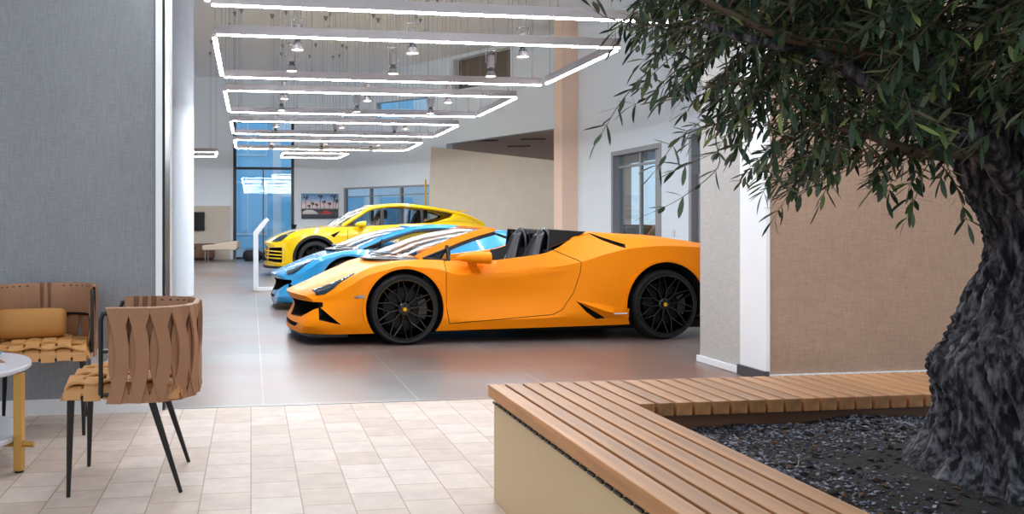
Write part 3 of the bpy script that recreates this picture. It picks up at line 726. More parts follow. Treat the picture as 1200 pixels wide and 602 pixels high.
        for i in range(31):
            x = .86+2.14*i/30; y = fy(x); z = fz(x)
            row = [Vector((x+(.10*(abs(v)**2) if i < 6 else 0)*(1-i/6), v*y, z-.035*abs(v)**2.5)) for v in [k/8-1 for k in range(17)]]
            rows.append(row)
        grid_surf(bm, rows); r_ = mk('roof', bm, paint, t, 50); sd = r_.modifiers.new('s', 'SOLIDIFY'); sd.thickness = .03; sd.offset = -1
        for s in (-1, 1):
            rail = [ws_pt(s, 0), ws_pt(s, .5)+Vector((.0, 0, 0)), ws_pt(s, 1)+Vector((.02, 0, 0)), Vector((1.25, s*.585, 1.10)), Vector((1.55, s*.60, 1.08)), Vector((1.8, s*.63, 1.05)), Vector((2.05, s*.66, 1.03)), Vector((2.4, s*.66, 1.0))]
            fxs = [p.x for p in rail]; gy = pchip(fxs, [p.y for p in rail]); gz = pchip(fxs, [p.z for p in rail])
            bm = bmesh.new(); pth = [Vector((x, gy(x), gz(x))) for x in [.16+2.2*k/40 for k in range(41)]]
            strip(bm, pth, Vector((0, s*.035, -.022)), .014); mk('roof_rail', bm, paint, t, 50)
            bm = bmesh.new(); rows = []
            for k in range(21):
                x = .25+1.42*k/20; rows.append([Vector((x, gy(x)+s*.01, gz(x)-.02)), Vector((x, s*(T['E'][0](x)-.03), T['E'][1](x)-.005))])
            grid_surf(bm, rows); g = mk('side_window', bm, M['cglass'], t, 60)
            bm = bmesh.new(); strip(bm, [p+Vector((0, s*.03, -.04)) for p in pth[4:30]], Vector((0, s*.012, -.018)), .008); strip(bm, [r[1]*.3+r[0]*.7 if False else r[1] for r in rows], Vector((0,0,.012)), .008); 
            strip(bm, [rows[-2][0], rows[-2][1]], Vector((.03,0,0)), .008); mk('window_frame', bm, M['carbon'], g)
            # quarter panel behind the window
            bm = bmesh.new(); rows = []
            for k in range(13):
                x = 1.66+.75*k/12; rows.append([Vector((x, gy(x)+s*.012, gz(x)-.008)), Vector((x, s*(T['E'][0](x)-.002), T['E'][1](x)-.008))])
            grid_surf(bm, rows); q_ = mk('quarter_panel', bm, paint, t, 50); sd = q_.modifiers.new('s', 'SOLIDIFY'); sd.thickness = .02
    t.location = loc; t.rotation_euler = (0, 0, rz)
    return t

#@@URUS
UC = dict(
 A=[(-1.10,.74,.20),(-.8,.86,.21),(-.4,.93,.23),(.5,.94,.25),(2.5,.94,.26),(3.4,.90,.30),(3.93,.76,.42)],
 B=[(-1.10,.77,.30),(-.8,.89,.31),(-.4,.96,.32),(.5,.965,.34),(2.5,.965,.35),(3.4,.93,.40),(3.93,.80,.50)],
 C=[(-1.10,.77,.52),(-.8,.89,.56),(-.4,.965,.60),(0,.99,.62),(.5,.955,.62),(1.5,.945,.62),(2.5,.975,.66),(3.0,1.0,.68),(3.5,.96,.72),(3.93,.84,.75)],
 D=[(-1.10,.75,.66),(-.8,.87,.76),(-.4,.94,.88),(0,.965,.935),(.5,.95,.93),(1.5,.94,.95),(2.5,.965,1.0),(3.0,.97,1.05),(3.5,.92,1.07),(3.93,.80,1.04)],
 E=[(-1.10,.66,.71),(-.8,.77,.86),(-.4,.85,.985),(0,.88,1.05),(.5,.89,1.07),(1.5,.88,1.115),(2.5,.865,1.165),(3.0,.84,1.185),(3.5,.78,1.17),(3.93,.68,1.13)],
 F=[(-1.10,.45,.74),(-.8,.48,.905),(-.4,.50,1.02),(0,.52,1.07),(.45,.55,1.10),(1.5,.5,1.11),(3.0,.5,1.16),(3.93,.45,1.15)],
 G=[(-1.10,0,.75),(-.8,0,.92),(-.4,0,1.03),(0,0,1.085),(.45,0,1.12),(1.5,0,1.12),(3.0,0,1.17),(3.93,0,1.16)])
def urus(name, label, cat, paint, loc, rz):
    T = {k: table(v) for k, v in UC.items()}
    t = thing(name, label, cat)      # moved to its place once the bodywork is cut
    def nodes(x):
        V = lambda k: Vector((x, T[k][0](x), T[k][1](x)))
        A, B, C_, D, E_, F_, G_ = [V(k) for k in 'ABCDEFG']; E2 = E_*.5+F_*.5; E2.z -= .004
        return [Vector((x, 0, A.z)), A, B, C_, D, E_, E2, F_, G_]
    def warp(v):
        v = v.copy(); f = clamp((-.35-v.x)/.75); v.x += .30*f**1.4*(abs(v.y)/.85)**2.4
        g = clamp((v.x-3.3)/.6); v.x -= .16*g*(abs(v.y)/.85)**2 - .03*g; return v
    body = loft_body('body', [-1.10, -1.08, -1.05]+[-1.0+.07*i for i in range(71) if -1.0+.07*i < 3.9]+[3.93], nodes, warp, [10, 2, 5, 5, 4, 3, 3, 4], {1, 2, 4, 5}, [paint, M['well']])
    body.parent = t; tree = bvh_of(body)
    def c1(bm):
        for x in (0, 3.0):
            for s in (-1, 1): lathe(bm, [(.445, s*.60), (.445, s*1.2)], 56, 'y', (x, 0, .40))
    def c2(bm):
        for s in (-1, 1): prism(bm, [(s*.50,.34),(s*.56,.62),(s*.90,.64),(s*.84,.30)], 0, -1.4, -.72)
        prism(bm, [(-.44,.32),(-.48,.64),(-.30,.70),(.30,.70),(.48,.64),(.44,.32)], 0, -1.4, -.98)
    def c3(bm):
        for s in (-1, 1): prism(bm, [(.33,.90),(.55,1.0),(.40,.845)], 1, *sorted((s*.90, s*1.2)))
    for fn in (c1, c2, c3):
        c = cutter(M['well'], fn); boolean(body, c); drop(c)
    shade(body, 28)
    for s in (-1, 1):
        for z in (.40, .475, .55):
            bm = bmesh.new(); strip(bm, [(-1.06, s*.50, z+.01), (-1.0, s*.62, z+.005), (-.90, s*.76, z), (-.74, s*.86, z-.01)], Vector((0, 0, .013)), .012); mk('grille_slat', bm, paint, t)
    bm = bmesh.new(); rows = []
    for k in range(25):
        y = -.86+1.72*k/24; xf = -1.12 + .30*(abs(y)/.85)**2.4
        rows.append([(xf, y, .17), (xf, y, .225), (xf+.35, y, .225), (xf+.35, y, .17)])
    V = grid_surf(bm, rows, 0, True); bm.faces.new(V[0]); bm.faces.new(V[-1]); mk('front_splitter', bm, M['carbon'], t)
    obox('underbody', (-.6, 3.6, -.75, .75, .2, .32), M['well'], t)
    for xw in (0, 3.0):
        for s in (-1, 1):
            bm = bmesh.new(); path = []; ws = []
            for k in range(31):
                a = R(-20+220*k/30); r = .47; x = xw+r*math.cos(a); z = .40+r*math.sin(a)
                if z < .26: continue
                path.append(on_side(tree, x, z, s, .004)); ws.append(Vector((math.cos(a)*.03, 0, math.sin(a)*.03)))
            strip(bm, path, ws, .012); mk('wheel_arch_cladding', bm, M['carbon'], t, 40)
    for s in (-1, 1):
        make_wheel(t, 0, s*.82, .39, s, .39, .29, .28, M['blackgloss'])
        make_wheel(t, 3.0, s*.82, .39, s, .39, .29, .30, M['blackgloss'])
        bm = bmesh.new(); rows = []
        top = [(-.94,.57),(-.80,.60),(-.62,.66),(-.46,.74)]; bot = [(-.86,.70),(-.74,.79),(-.60,.82),(-.44,.80)]
        for i in range(13):
            u = i/12*3; k = min(2, int(u)); f = u-k
            a = Vector(top[k])*(1-f)+Vector(top[k+1])*f; b = Vector(bot[k])*(1-f)+Vector(bot[k+1])*f
            rows.append([on_top(tree, (a*(1-v)+b*v).x, s*(a*(1-v)+b*v).y, .006) for v in (0, .33, .66, 1)])
        grid_surf(bm, rows); h = mk('headlight', bm, M['lens'], t, 40); sd = h.modifiers.new('s', 'SOLIDIFY'); sd.thickness = .014; sd.offset = 0
        bm = bmesh.new(); strip(bm, [r[1]+Vector((0, 0, .01)) for r in rows[1:-1]], Vector((0, .008, 0)), .003); mk('light_strip', bm, M['chrome'], h)
        for x in (.62, 1.52, 2.5):
            bm = bmesh.new(); strip(bm, [on_side(tree, x+.10*math.sin((z-.4)*2), z, s, .001) for z in (.36, .5, .65, .8, .93, 1.02)], Vector((.006, 0, 0)), .002); mk('door_seam', bm, M['well'], t)
        for x in (1.25, 2.2):
            bm = bmesh.new(); strip(bm, [on_side(tree, x+k*.06, .90+.006*k, s, .012) for k in range(4)], Vector((0, 0, .015)), .01); mk('door_handle', bm, paint, t)
        mirror_part(t, paint, [(.86,1.0,1.13,.02,.01),(.90,1.03,1.135,.07,.045),(1.0,1.06,1.14,.11,.065),(1.08,1.06,1.14,.115,.07)], [(1.0,.97,1.09),(1.0,.90,1.075),(1.0,.84,1.09)], None, s)
        bm = bmesh.new(); box(bm, 3.72, 3.82, *sorted((s*.35, s*.76)), .98, 1.06); mk('tail_lamp', bm, M['redlamp'], t)
    def ws(u, v):
        b = Vector((.28+.36*abs(u)**2, u*.80, 1.10)); tp = Vector((1.20+.12*abs(u)**2, u*.60, 1.555-.04*u*u)); p = b*(1-v)+tp*v; p.z += .05*math.sin(math.pi*v)*(1-.4*u*u); return p
    bm = bmesh.new(); grid_surf(bm, [[ws(-1+2*i/16, k/8) for k in range(9)] for i in range(17)]); mk('windscreen', bm, M['cglass'], t, 60)
    fy, fz = table([(1.18,.60,1.56),(1.5,.62,1.60),(1.9,.62,1.615),(2.4,.60,1.59),(2.9,.57,1.525),(3.38,.54,1.435)])
    bm = bmesh.new(); grid_surf(bm, [[Vector((x+(.12*v*v if x < 1.3 else 0), v*fy(x), fz(x)-.045*abs(v)**2.5)) for v in [k/8-1 for k in range(17)]] for x in [1.18+2.2*i/24 for i in range(25)]])
    o = mk('roof', bm, paint, t, 50); sd = o.modifiers.new('s', 'SOLIDIFY'); sd.thickness = .03; sd.offset = -1
    bm = bmesh.new(); grid_surf(bm, [[Vector((3.30+.56*k/6, v*(.54+.10*k/6), 1.44-.27*k/6-.02*v*v)) for v in [j/6-1 for j in range(13)]] for k in range(7)]); mk('rear_window', bm, M['dglass'], t, 50)
    bm = bmesh.new(); box(bm, 3.30, 3.50, -.55, .55, 1.425, 1.45); mk('roof_spoiler', bm, paint, t, bevel=.008)
    for s in (-1, 1):
        rail = [Vector(p) for p in ((.60,.82,1.10),(.95,.75,1.315),(1.30,.645,1.50),(1.9,.655,1.565),(2.5,.645,1.515),(3.1,.63,1.42),(3.4,.64,1.35),(3.88,.69,1.13))]
        gy = pchip([p.x for p in rail], [s*p.y for p in rail]); gz = pchip([p.x for p in rail], [p.z for p in rail])
        pth = [Vector((x, gy(x), gz(x))) for x in [.60+3.26*k/50 for k in range(51)]]
        bm = bmesh.new(); strip(bm, pth, Vector((0, s*.035, -.025)), .02); mk('roof_rail', bm, paint, t, 50)
        def win(x0, x1, zt, name='side_window'):
            bm = bmesh.new(); rows = []
            for k in range(15):
                x = x0+(x1-x0)*k/14; zb = T['E'][1](x)-.01 + max(0, x-2.7)*.28; zt_ = gz(x)-.03-max(0, x-2.75)*.12
                yb = s*(T['E'][0](x)-.03); yt = gy(x)+s*.012; f = (zb-T['E'][1](x))/max(.05, zt_-T['E'][1](x))
                rows.append([Vector((x, yt, max(zt_, zb+.002))), Vector((x, yb+(yt-yb)*max(0, f), zb))])
            grid_surf(bm, rows); g = mk(name, bm, M['cglass'] if x0 < 2.5 else M['dglass'], t, 60)
            bm = bmesh.new(); strip(bm, [r[0]+Vector((0, s*.003, 0)) for r in rows], Vector((0, 0, .016)), .008); strip(bm, [r[1]+Vector((0, s*.003, 0)) for r in rows], Vector((0, 0, .012)), .008)
            strip(bm, list(rows[-1]), Vector((.03, 0, 0)), .01); mk('window_frame', bm, M['carbon'], g)
        win(.66, 1.50, 1); win(1.58, 2.40, 1); win(2.48, 3.12, 1)
        bm = bmesh.new(); rows = []
        for k in range(13):
            x = 2.62+1.26*k/12; f = clamp((x-2.62)/.5)
            zb = T['E'][1](x)-.01; yb = s*(T['E'][0](x)-.02); yt = gy(x)+s*.008
            top = gz(x)-.03 if x > 3.12 else zb+max(0, x-2.7)*.28+.01
            g2 = (top-zb)/max(.05, gz(x)-zb)
            rows.append([Vector((x, yb, zb)), Vector((x, yb+(yt-yb)*clamp(g2), top))])
        grid_surf(bm, rows); q = mk('quarter_panel', bm, paint, t, 50); sd = q.modifiers.new('s', 'SOLIDIFY'); sd.thickness = .02
    for x, y in ((1.42, -.38), (1.42, .38), (2.35, -.38), (2.35, .38)):
        q = seat(t, x, y); q.location = (0, 0, .38)
        for ch in t.children:
            if ch.name.startswith(('headrest', 'seat_belt')) and abs(ch.location.z) < .01: pass
    o = steering(t, .95, .38, 1.12)
    t.location = loc; t.rotation_euler = (0, 0, rz)
    return t
#@@PLACE
spy = huracan('sports_car', 'orange open-top sports car with black wheels parked side-on, nearest of the row', 'car', M['orange'], True, (1.437, 8.54, 0), 0)
blu = huracan('sports_car', 'light blue sports coupe standing between the orange and the yellow car', 'car', M['blue'], False, (1.35, 11.70, 0), R(-4))
uru = urus('suv', 'yellow sport utility car with black wheel arch cladding, farthest of the row', 'car', M['yellow'], (1.39, 18.75, 0), 0)
#@@REST
# ------------------------------------------------------------------ pendant light frames and spotlights
def light_bar(parent, a, b, cables, up, zt=3.10):
    """housing with its diffuser under it, from a to b in plan"""
    a = Vector(a+(0,)); b = Vector(b+(0,)); d = (b-a).normalized(); n = Vector((-d.y, d.x, 0))*.025
    def bar(z0, z1, w):
        bm = bmesh.new(); q = [a-n*w, b-n*w, b+n*w, a+n*w]
        lo = [bm.verts.new(p+Vector((0, 0, z0))) for p in q]; hi = [bm.verts.new(p+Vector((0, 0, z1))) for p in q]
        bm.faces.new(lo[::-1]); bm.faces.new(hi)
        for i in range(4): bm.faces.new((lo[i], lo[(i+1) % 4], hi[(i+1) % 4], hi[i]))
        return bm
    o = mk('light_bar', bar(3.010, zt, 1), M['alu'], parent); mk('diffuser', bar(3.0, 3.0098, .8), M['led'], o)
    L = (b-a).length
    for k in range(cables):
        p = a+d*(.12+(L-.24)*k/max(1, cables-1)); bm = bmesh.new()
        tube(bm, [p+Vector((0, 0, zt)), p+Vector((0, 0, CEIL))], .0028, 5); tube(bm, [p+Vector((0, 0, zt)), p+Vector((0, 0, zt+.03))], .008, 6)
        c = mk('suspension_cable', bm, M['gframe'], parent)
        bm = bmesh.new(); lathe(bm, [(.012, CEIL-.09), (.045, CEIL)], 10, 'z', tuple(p)); mk('ceiling_cap', bm, M['gframe'], c)
FR = [(4.75, 7.10), (8.21, 10.57), (11.62, 13.86), (15.05, 17.15), (18.4, 20.5)]
FL = ['rectangular LED light frame closest to the camera, cut by the top of the photo', 'second rectangular LED light frame from the camera, above the orange car', 'third rectangular LED light frame from the camera, above the blue car', 'fourth rectangular LED light frame from the camera, partly behind the third', 'farthest of the large rectangular LED light frames, over the yellow car']
for (y0, y1), lb in zip(FR, FL):
    t = thing('pendant_light_frame', lb, 'ceiling light', (0, 0, 0), 0, 'rectangular LED light frames in a row')
    light_bar(t, (-.33, y0), (3.86, y0), 5, None); light_bar(t, (-.33, y1), (3.86, y1), 5, None)
    light_bar(t, (-.36, y0+.13), (-.36, y1-.13), 2, None); light_bar(t, (3.89, y0+.13), (3.89, y1-.13), 2, None)
for x0, x1, lb in ((.86, 2.52, 'small LED light frame by the picture of palms, beyond the long row'), (-3.1, -.90, 'small LED light frame left of the tall window, beside the white column')):
    t = thing('pendant_light_frame', lb, 'ceiling light'); light_bar(t, (x0, 21.6), (x1, 21.6), 3, None); light_bar(t, (x0, 23.1), (x1-.1, 23.1), 3, None)
    light_bar(t, (x0-.03, 21.7), (x0-.03, 23.0), 2, None); light_bar(t, (x1+.03, 21.7), (x1-.07, 23.0), 2, None)
def spotlight(x, y, label, group):
    t = thing('pendant_spotlight', label, 'spotlight', (x, y, 0), 0, group); z = 2.95
    bm = bmesh.new(); lathe(bm, [(.03, z+.11), (.046, z+.115), (.046, z+.26), (.03, z+.27)], 20); mk('spotlight_body', bm, M['alu'], t, 35)
    bm = bmesh.new(); lathe(bm, [(.03, z+.075), (.03, z+.11)], 16); lathe(bm, [(.045, z+.07), (.045, z+.078)], 16); mk('swivel_joint', bm, M['plinth'], t, 35)
    bm = bmesh.new(); lathe(bm, [(.07, z), (.066, z+.012), (.036, z+.072), (.03, z+.072), (.06, z+.008)], 20, closed=True); h = mk('lamp_head', bm, M['alu'], t, 35)
    bm = bmesh.new(); lathe(bm, [(.058, z+.012), (.058, z+.018)], 18); mk('lens', bm, M['spotlens'], h)
    bm = bmesh.new()
    for s in (-1, 1): box(bm, s*.062-.004, s*.062+.004, -.012, .012, z+.17, z+.32)
    box(bm, -.066, .066, -.012, .012, z+.32, z+.328); mk('bracket', bm, M['alu'], t)
    for s in (-1, 1):
        bm = bmesh.new(); tube(bm, [(s*.035, 0, z+.328), (s*.035, 0, CEIL)], .0028, 5); c = mk('suspension_cable', bm, M['gframe'], t)
    bm = bmesh.new(); lathe(bm, [(.012, CEIL-.1), (.06, CEIL)], 12); mk('ceiling_cap', bm, M['gframe'], t)
NM = ['nearest', 'second', 'third', 'farthest']; CN = ['left', 'middle', 'right']; RN = ['front', 'rear']
for i, (y0, y1) in enumerate(FR[1:]):
    for r, dy in enumerate((.35, 1.55)):
        for c, x in enumerate((.48, 1.70, 2.92)):
            spotlight(x, y0+dy, 'grey pendant spotlight, %s one in the %s row of the %s light frame with spotlights' % (CN[c], RN[r], NM[i]), 'pendant spotlights inside the light frames')

# ------------------------------------------------------------------ bench around the tree bed
BT = .475; BX, BYY = .975, 3.30        # top height, outer corner (left, back)
t = thing('planter_bench', 'timber slatted bench edging the tree bed, on a beige panelled base', 'bench', (0, 0, 0))
p = .0745; w = .062; zt0 = BT-.05
def slat(x0, x1, y0, y1):
    o = obox('slat', (0, x1-x0, 0, y1-y0, 0, BT-zt0), M['wood'], t, .003); o.location = (x0, y0, zt0); return o
YE = .35
for k in range(6): slat(BX+k*p, BX+k*p+w, YE, BYY)
for k in range(6, 38): slat(BX+k*p, BX+k*p+w, BYY-.445, BYY)
XI = BX+6*p-.012; YI = BYY-.445
M['panel_in'] = M['dkwood']
bm = bmesh.new(); box(bm, BX+.02, BX+.035, YE, BYY-.02, 0, BT-.065); box(bm, BX+.035, BX+38*p, BYY-.035, BYY-.02, 0, BT-.065); mk('base_panel', bm, M['panel'], t)
bm = bmesh.new()
y = YE
while y < BYY-.05:
    box(bm, BX+.012, BX+.02, y, y+.045, BT-.074, BT-.066); y += .06
mk('vent_strip', bm, M['bframe'], t)
bm = bmesh.new(); box(bm, XI-.05, XI-.03, YE, YI+.04, .05, BT-.052); box(bm, XI-.05, BX+38*p, YI+.03, YI+.05, .05, BT-.052)
box(bm, BX+.035, XI-.05, BYY-.30, BYY-.26, BT-.10, BT-.0505); mk('inner_panel', bm, M['dkwood'], t)
# ------------------------------------------------------------------ tree bed: soil, chips, olive tree
TX, TY = 2.36, 2.08
def soil_z(x, y):
    d = math.hypot(x-TX, y-TY)
    return .372 + .05*math.exp(-(d/.6)**2) + .022*noise.noise(Vector((x*3, y*3, 0))) + .008*noise.noise(Vector((x*14, y*14, 1)))
soilm = mat('dark_soil', (38, 32, 30), .95, var=.5, vscale=14, bump=.8, bscale=90)
bm = bmesh.new(); nx, ny = 110, 110; x0, x1, y0, y1 = XI-.05, 3.78, YE, YI+.04
grid_surf(bm, [[(x0+(x1-x0)*i/nx, y0+(y1-y0)*k/ny, soil_z(x0+(x1-x0)*i/nx, y0+(y1-y0)*k/ny)) for k in range(ny+1)] for i in range(nx+1)])
o = mk('soil', bm, soilm, smooth=60); tag(o, 'dark planting soil heaped inside the timber bench around the olive tree', 'soil'); o['kind'] = 'stuff'
def chips(name, n, colors, pos, smin, smax, label, cat):
    bm = bmesh.new()
    for i in range(n):
        x, y = pos(); z = soil_z(x, y); s = random.uniform(smin, smax)
        rot = Matrix.Rotation(random.uniform(0, 6.28), 4, 'Z') @ Matrix.Rotation(random.uniform(-.7, .7), 4, 'X')
        sx, sy, sz = s, s*random.uniform(.5, .9), s*random.uniform(.3, .6); mi = random.randrange(len(colors))
        ps = [Vector((random.uniform(.7, 1)*a*sx, random.uniform(.7, 1)*b*sy, random.uniform(.7, 1)*c*sz)) for a, b, c in ((1,0,0),(-1,0,0),(0,1,0),(0,-1,0),(0,0,1),(0,0,-1),(.6,.6,.5),(-.6,.5,.5))]
        vs = [bm.verts.new(rot @ p + Vector((x, y, z+sz*.4))) for p in ps[:6]]
        for f in ((0,2,4),(2,1,4),(1,3,4),(3,0,4),(2,0,5),(1,2,5),(3,1,5),(0,3,5)): bm.faces.new([vs[j] for j in f]).material_index = mi
    o = mk(name, bm, colors, recalc=False); tag(o, label, cat); o['kind'] = 'stuff'; return o
def pos_edge():
    while True:
        x, y = random.uniform(XI-.02, 3.6), random.uniform(1.0, YI+.02)
        d = min((x-XI)/.45, (YI-y)/.42); dt = math.hypot(x-TX, y-TY)
        if random.random() < math.exp(-max(0, d)**2*2.0) and dt > .45: return x, y
chips('gravel', 8500, [mat('slate_chip_a', (92, 96, 112), .55), mat('slate_chip_b', (60, 60, 72), .5), mat('slate_chip_c', (146, 140, 146), .6), mat('slate_chip_d', (42, 38, 44), .6)], pos_edge, .005, .013, 'blue grey stone chips strewn along the inner edge of the timber bench', 'gravel')
chips('bark_mulch', 1500, [mat('bark_chip_a', (48, 36, 32), .9), mat('bark_chip_b', (28, 24, 26), .9), mat('bark_chip_c', (96, 70, 52), .9)], lambda: (random.uniform(XI, 3.4), random.uniform(.9, YI)), .007, .022, 'dark bark mulch scattered over the soil under the olive tree', 'mulch')
def fallen(x, y, rz, L, m, name, label, cat):
    bm = bmesh.new(); rows = []
    for i in range(7):
        u = i/6; w = L*.16*math.sin(math.pi*(.06+.90*u)); rows.append([Vector((L*(u-.5), -w, .004*u)), Vector((L*(u-.5), 0, .006+.01*math.sin(3*u))), Vector((L*(u-.5), w, .002))])
    grid_surf(bm, rows); o = mk(name, bm, m); o.location = (x, y, soil_z(x, y)+.016); o.rotation_euler = (.3, .15, rz)
    sd = o.modifiers.new('s', 'SOLIDIFY'); sd.thickness = .0015; tag(o, label, cat)
fallen(1.56, 2.02, .9, .075, mat('dry_leaf', (190, 160, 120), .7), 'fallen_leaf', 'pale dry leaf lying on the dark soil left of the trunk', 'leaf')
for k, (x, y, a, L, lb) in enumerate(((1.50, 1.93, .1, .10, 'thin pale twig on the soil just in front of the dry leaf'), (1.72, 2.35, .7, .14, 'thin twig on the soil close to the trunk foot'), (1.40, 2.20, -.5, .12, 'thin twig on the soil near the inner bench corner'))):
    bm = bmesh.new(); tube(bm, [(-L/2, 0, 0), (-L*.1, L*.08, .006), (L/2, 0, .002)], .0022, 5); o = mk('twig', bm, mat('twig_%d' % k, (140, 118, 96), .8)); o.location = (x, y, soil_z(x, y)+.014); o.rotation_euler.z = a; tag(o, lb, 'twig')

barkm = mat('olive_bark', (66, 64, 70), .85, var=.6, vscale=9, bump=1.0, bscale=55)
nt = barkm.node_tree; b = nt.nodes['Principled BSDF']
tc = [n for n in nt.nodes if n.type == 'TEX_COORD'][0]; mp = nt.nodes.new('ShaderNodeMapping'); mp.inputs['Scale'].default_value = (48, 48, 13); nt.links.new(tc.outputs['Object'], mp.inputs[0])
nz = nt.nodes.new('ShaderNodeTexNoise'); nz.inputs['Scale'].default_value = 1; nz.inputs['Detail'].default_value = 6; nz.inputs['Distortion'].default_value = .35; nt.links.new(mp.outputs[0], nz.inputs['Vector'])
cr = nt.nodes.new('ShaderNodeValToRGB'); e = cr.color_ramp.elements; e[0].position = .42; e[0].color = hexc(14, 13, 15); e[1].position = .68; e[1].color = hexc(122, 118, 122)
x_ = cr.color_ramp.elements.new(.5); x_.color = hexc(62, 59, 66)
nt.links.new(nz.outputs['Fac'], cr.inputs[0]); nt.links.new(cr.outputs[0], b.inputs['Base Color'])
bp = [n for n in nt.nodes if n.type == 'BUMP'][0]; nt.links.new(nz.outputs['Fac'], bp.inputs['Height']); bp.inputs['Distance'].default_value = .02
branchm = mat('olive_branch', (88, 72, 56), .8, var=.3, vscale=12, bump=.5, bscale=60)
tree = thing('olive_tree', 'large gnarled olive tree growing from the soil bed inside the timber bench', 'tree', (TX, TY, 0))
fr = pchip([.30, .41, .50, .62, .72, .79, .92, 1.05, 1.15, 1.22, 1.32, 1.42], [.53, .405, .34, .295, .30, .265, .225, .19, .205, .24, .26, .20])
bm = bmesh.new(); rows = []
NZ, NA = 190, 260
for i in range(NZ+1):
    z = .30+1.10*i/NZ; r0 = fr(z); row = []
    cx = .0+.02*math.sin(z*6); tw = z*1.1
    for k in range(NA):
        a = 2*math.pi*k/NA; aa = a+tw
        c, s = math.cos(aa), math.sin(aa)
        lob = .10*noise.noise(Vector((c*1.6, s*1.6, z*1.8))) + .06*noise.noise(Vector((c*3.2, s*3.2, z*3.5+5)))
        p3 = Vector((c*9, s*9, z*5)); p3 += Vector((1, 1, 1))*.8*noise.noise(Vector((c*3, s*3, z*6)))
        rid = 1-abs(noise.noise(p3))*2.2; rid2 = 1-abs(noise.noise(Vector((c*22, s*22, z*13))))*2
        r = r0*(1+lob)+.026*rid+.009*rid2-.02
        # burr on the camera-left side
        d = math.hypot((((a-math.pi*1.02+math.pi) % (2*math.pi))-math.pi)*1.1, (z-.735)/.12*.6); r += .055*math.exp(-d*d*2.2)
        row.append(Vector((cx+r*math.cos(a), r*math.sin(a), z)))
    rows.append(row)
V = grid_surf(bm, rows, 0, True); bm.faces.new(V[-1]); mk('trunk', bm, barkm, tree, smooth=80)
T0 = Vector((TX, TY, 0))
def wpath(pts, n=14):
    """smooth polyline through world points, given in tree space"""
    P_ = [Vector(p)-T0 for p in pts]; out = []
    for i in range(len(P_)-1):
        a = P_[max(0, i-1)]; b = P_[i]; c = P_[i+1]; d = P_[min(len(P_)-1, i+2)]
        for k in range(n):
            t = k/n; out.append(.5*((2*b)+(c-a)*t+(2*a-5*b+4*c-d)*t*t+(3*b-a-3*c+d)*t**3))
    out.append(P_[-1]); return out
limbs = [([(2.36,2.10,1.08),(2.12,2.10,1.42),(1.90,2.13,1.62),(1.62,2.14,1.85),(1.25,2.12,2.02)], .085, .018),
         ([(2.38,2.09,1.05),(2.05,2.02,1.36),(1.80,2.00,1.45),(1.52,1.97,1.58),(1.18,1.98,1.66)], .05, .008),
         ([(2.40,2.06,1.25),(2.42,1.98,1.55),(2.30,1.92,1.85),(2.05,1.85,2.15)], .09, .02),
         ([(2.45,2.12,1.25),(2.62,2.25,1.55),(2.80,2.40,1.9),(2.95,2.5,2.2)], .10, .02),
         ([(2.42,2.0,1.22),(2.60,1.86,1.40),(2.78,1.70,1.62),(2.9,1.6,1.9)], .07, .015),
         ([(2.30,2.14,1.22),(2.16,2.35,1.5),(1.98,2.58,1.78),(1.75,2.75,2.0)], .07, .015),
         ([(2.22,2.0,1.28),(2.06,1.84,1.42),(1.90,1.66,1.55),(1.72,1.5,1.70)], .045, .008),
         ([(2.12,2.06,1.36),(1.92,2.04,1.33),(1.75,2.03,1.36),(1.55,1.98,1.40)], .028, .006),
         ([(1.95,2.13,1.58),(1.70,1.98,1.60),(1.42,1.95,1.62),(1.12,1.98,1.74)], .030, .006)]
limb_pts = []
for pts, r0, r1 in limbs:
    pth = wpath(pts, 10); n = len(pth); bm = bmesh.new()
    pth = [p+Vector((noise.noise(p*5), noise.noise(p*5+Vector((7, 0, 0))), noise.noise(p*5+Vector((0, 9, 0)))))*.03*(1 if i > 2 else 0) for i, p in enumerate(pth)]
    tube(bm, pth, [r0+(r1-r0)*i/(n-1) for i in range(n)], 12); mk('branch', bm, branchm if r0 < .04 else barkm, tree, smooth=70)
    limb_pts += pth[int(n*.35):]
leafm = bpy.data.materials.new('olive_leaf'); leafm.use_nodes = True
nt = leafm.node_tree; N = nt.nodes; L = nt.links; b = N['Principled BSDF']; b.inputs['Roughness'].default_value = .5; b.inputs['Specular IOR Level'].default_value = .3
at_ = N.new('ShaderNodeAttribute'); at_.attribute_name = 'tone'; geo = N.new('ShaderNodeNewGeometry')
r1_ = N.new('ShaderNodeValToRGB'); r1_.color_ramp.elements[0].color = hexc(34, 50, 32); r1_.color_ramp.elements[1].color = hexc(132, 140, 78)
q = r1_.color_ramp.elements.new(.6); q.color = hexc(64, 84, 50)
r2_ = N.new('ShaderNodeValToRGB'); r2_.color_ramp.elements[0].color = hexc(34, 64, 58); r2_.color_ramp.elements[1].color = hexc(120, 132, 100)
L.new(at_.outputs['Fac'], r1_.inputs[0]); L.new(at_.outputs['Fac'], r2_.inputs[0])
mx = N.new('ShaderNodeMix'); mx.data_type = 'RGBA'; L.new(geo.outputs['Backfacing'], mx.inputs[0]); L.new(r1_.outputs[0], mx.inputs[6]); L.new(r2_.outputs[0], mx.inputs[7]); L.new(mx.outputs[2], b.inputs['Base Color'])
lv, lf, lt = [], [], []
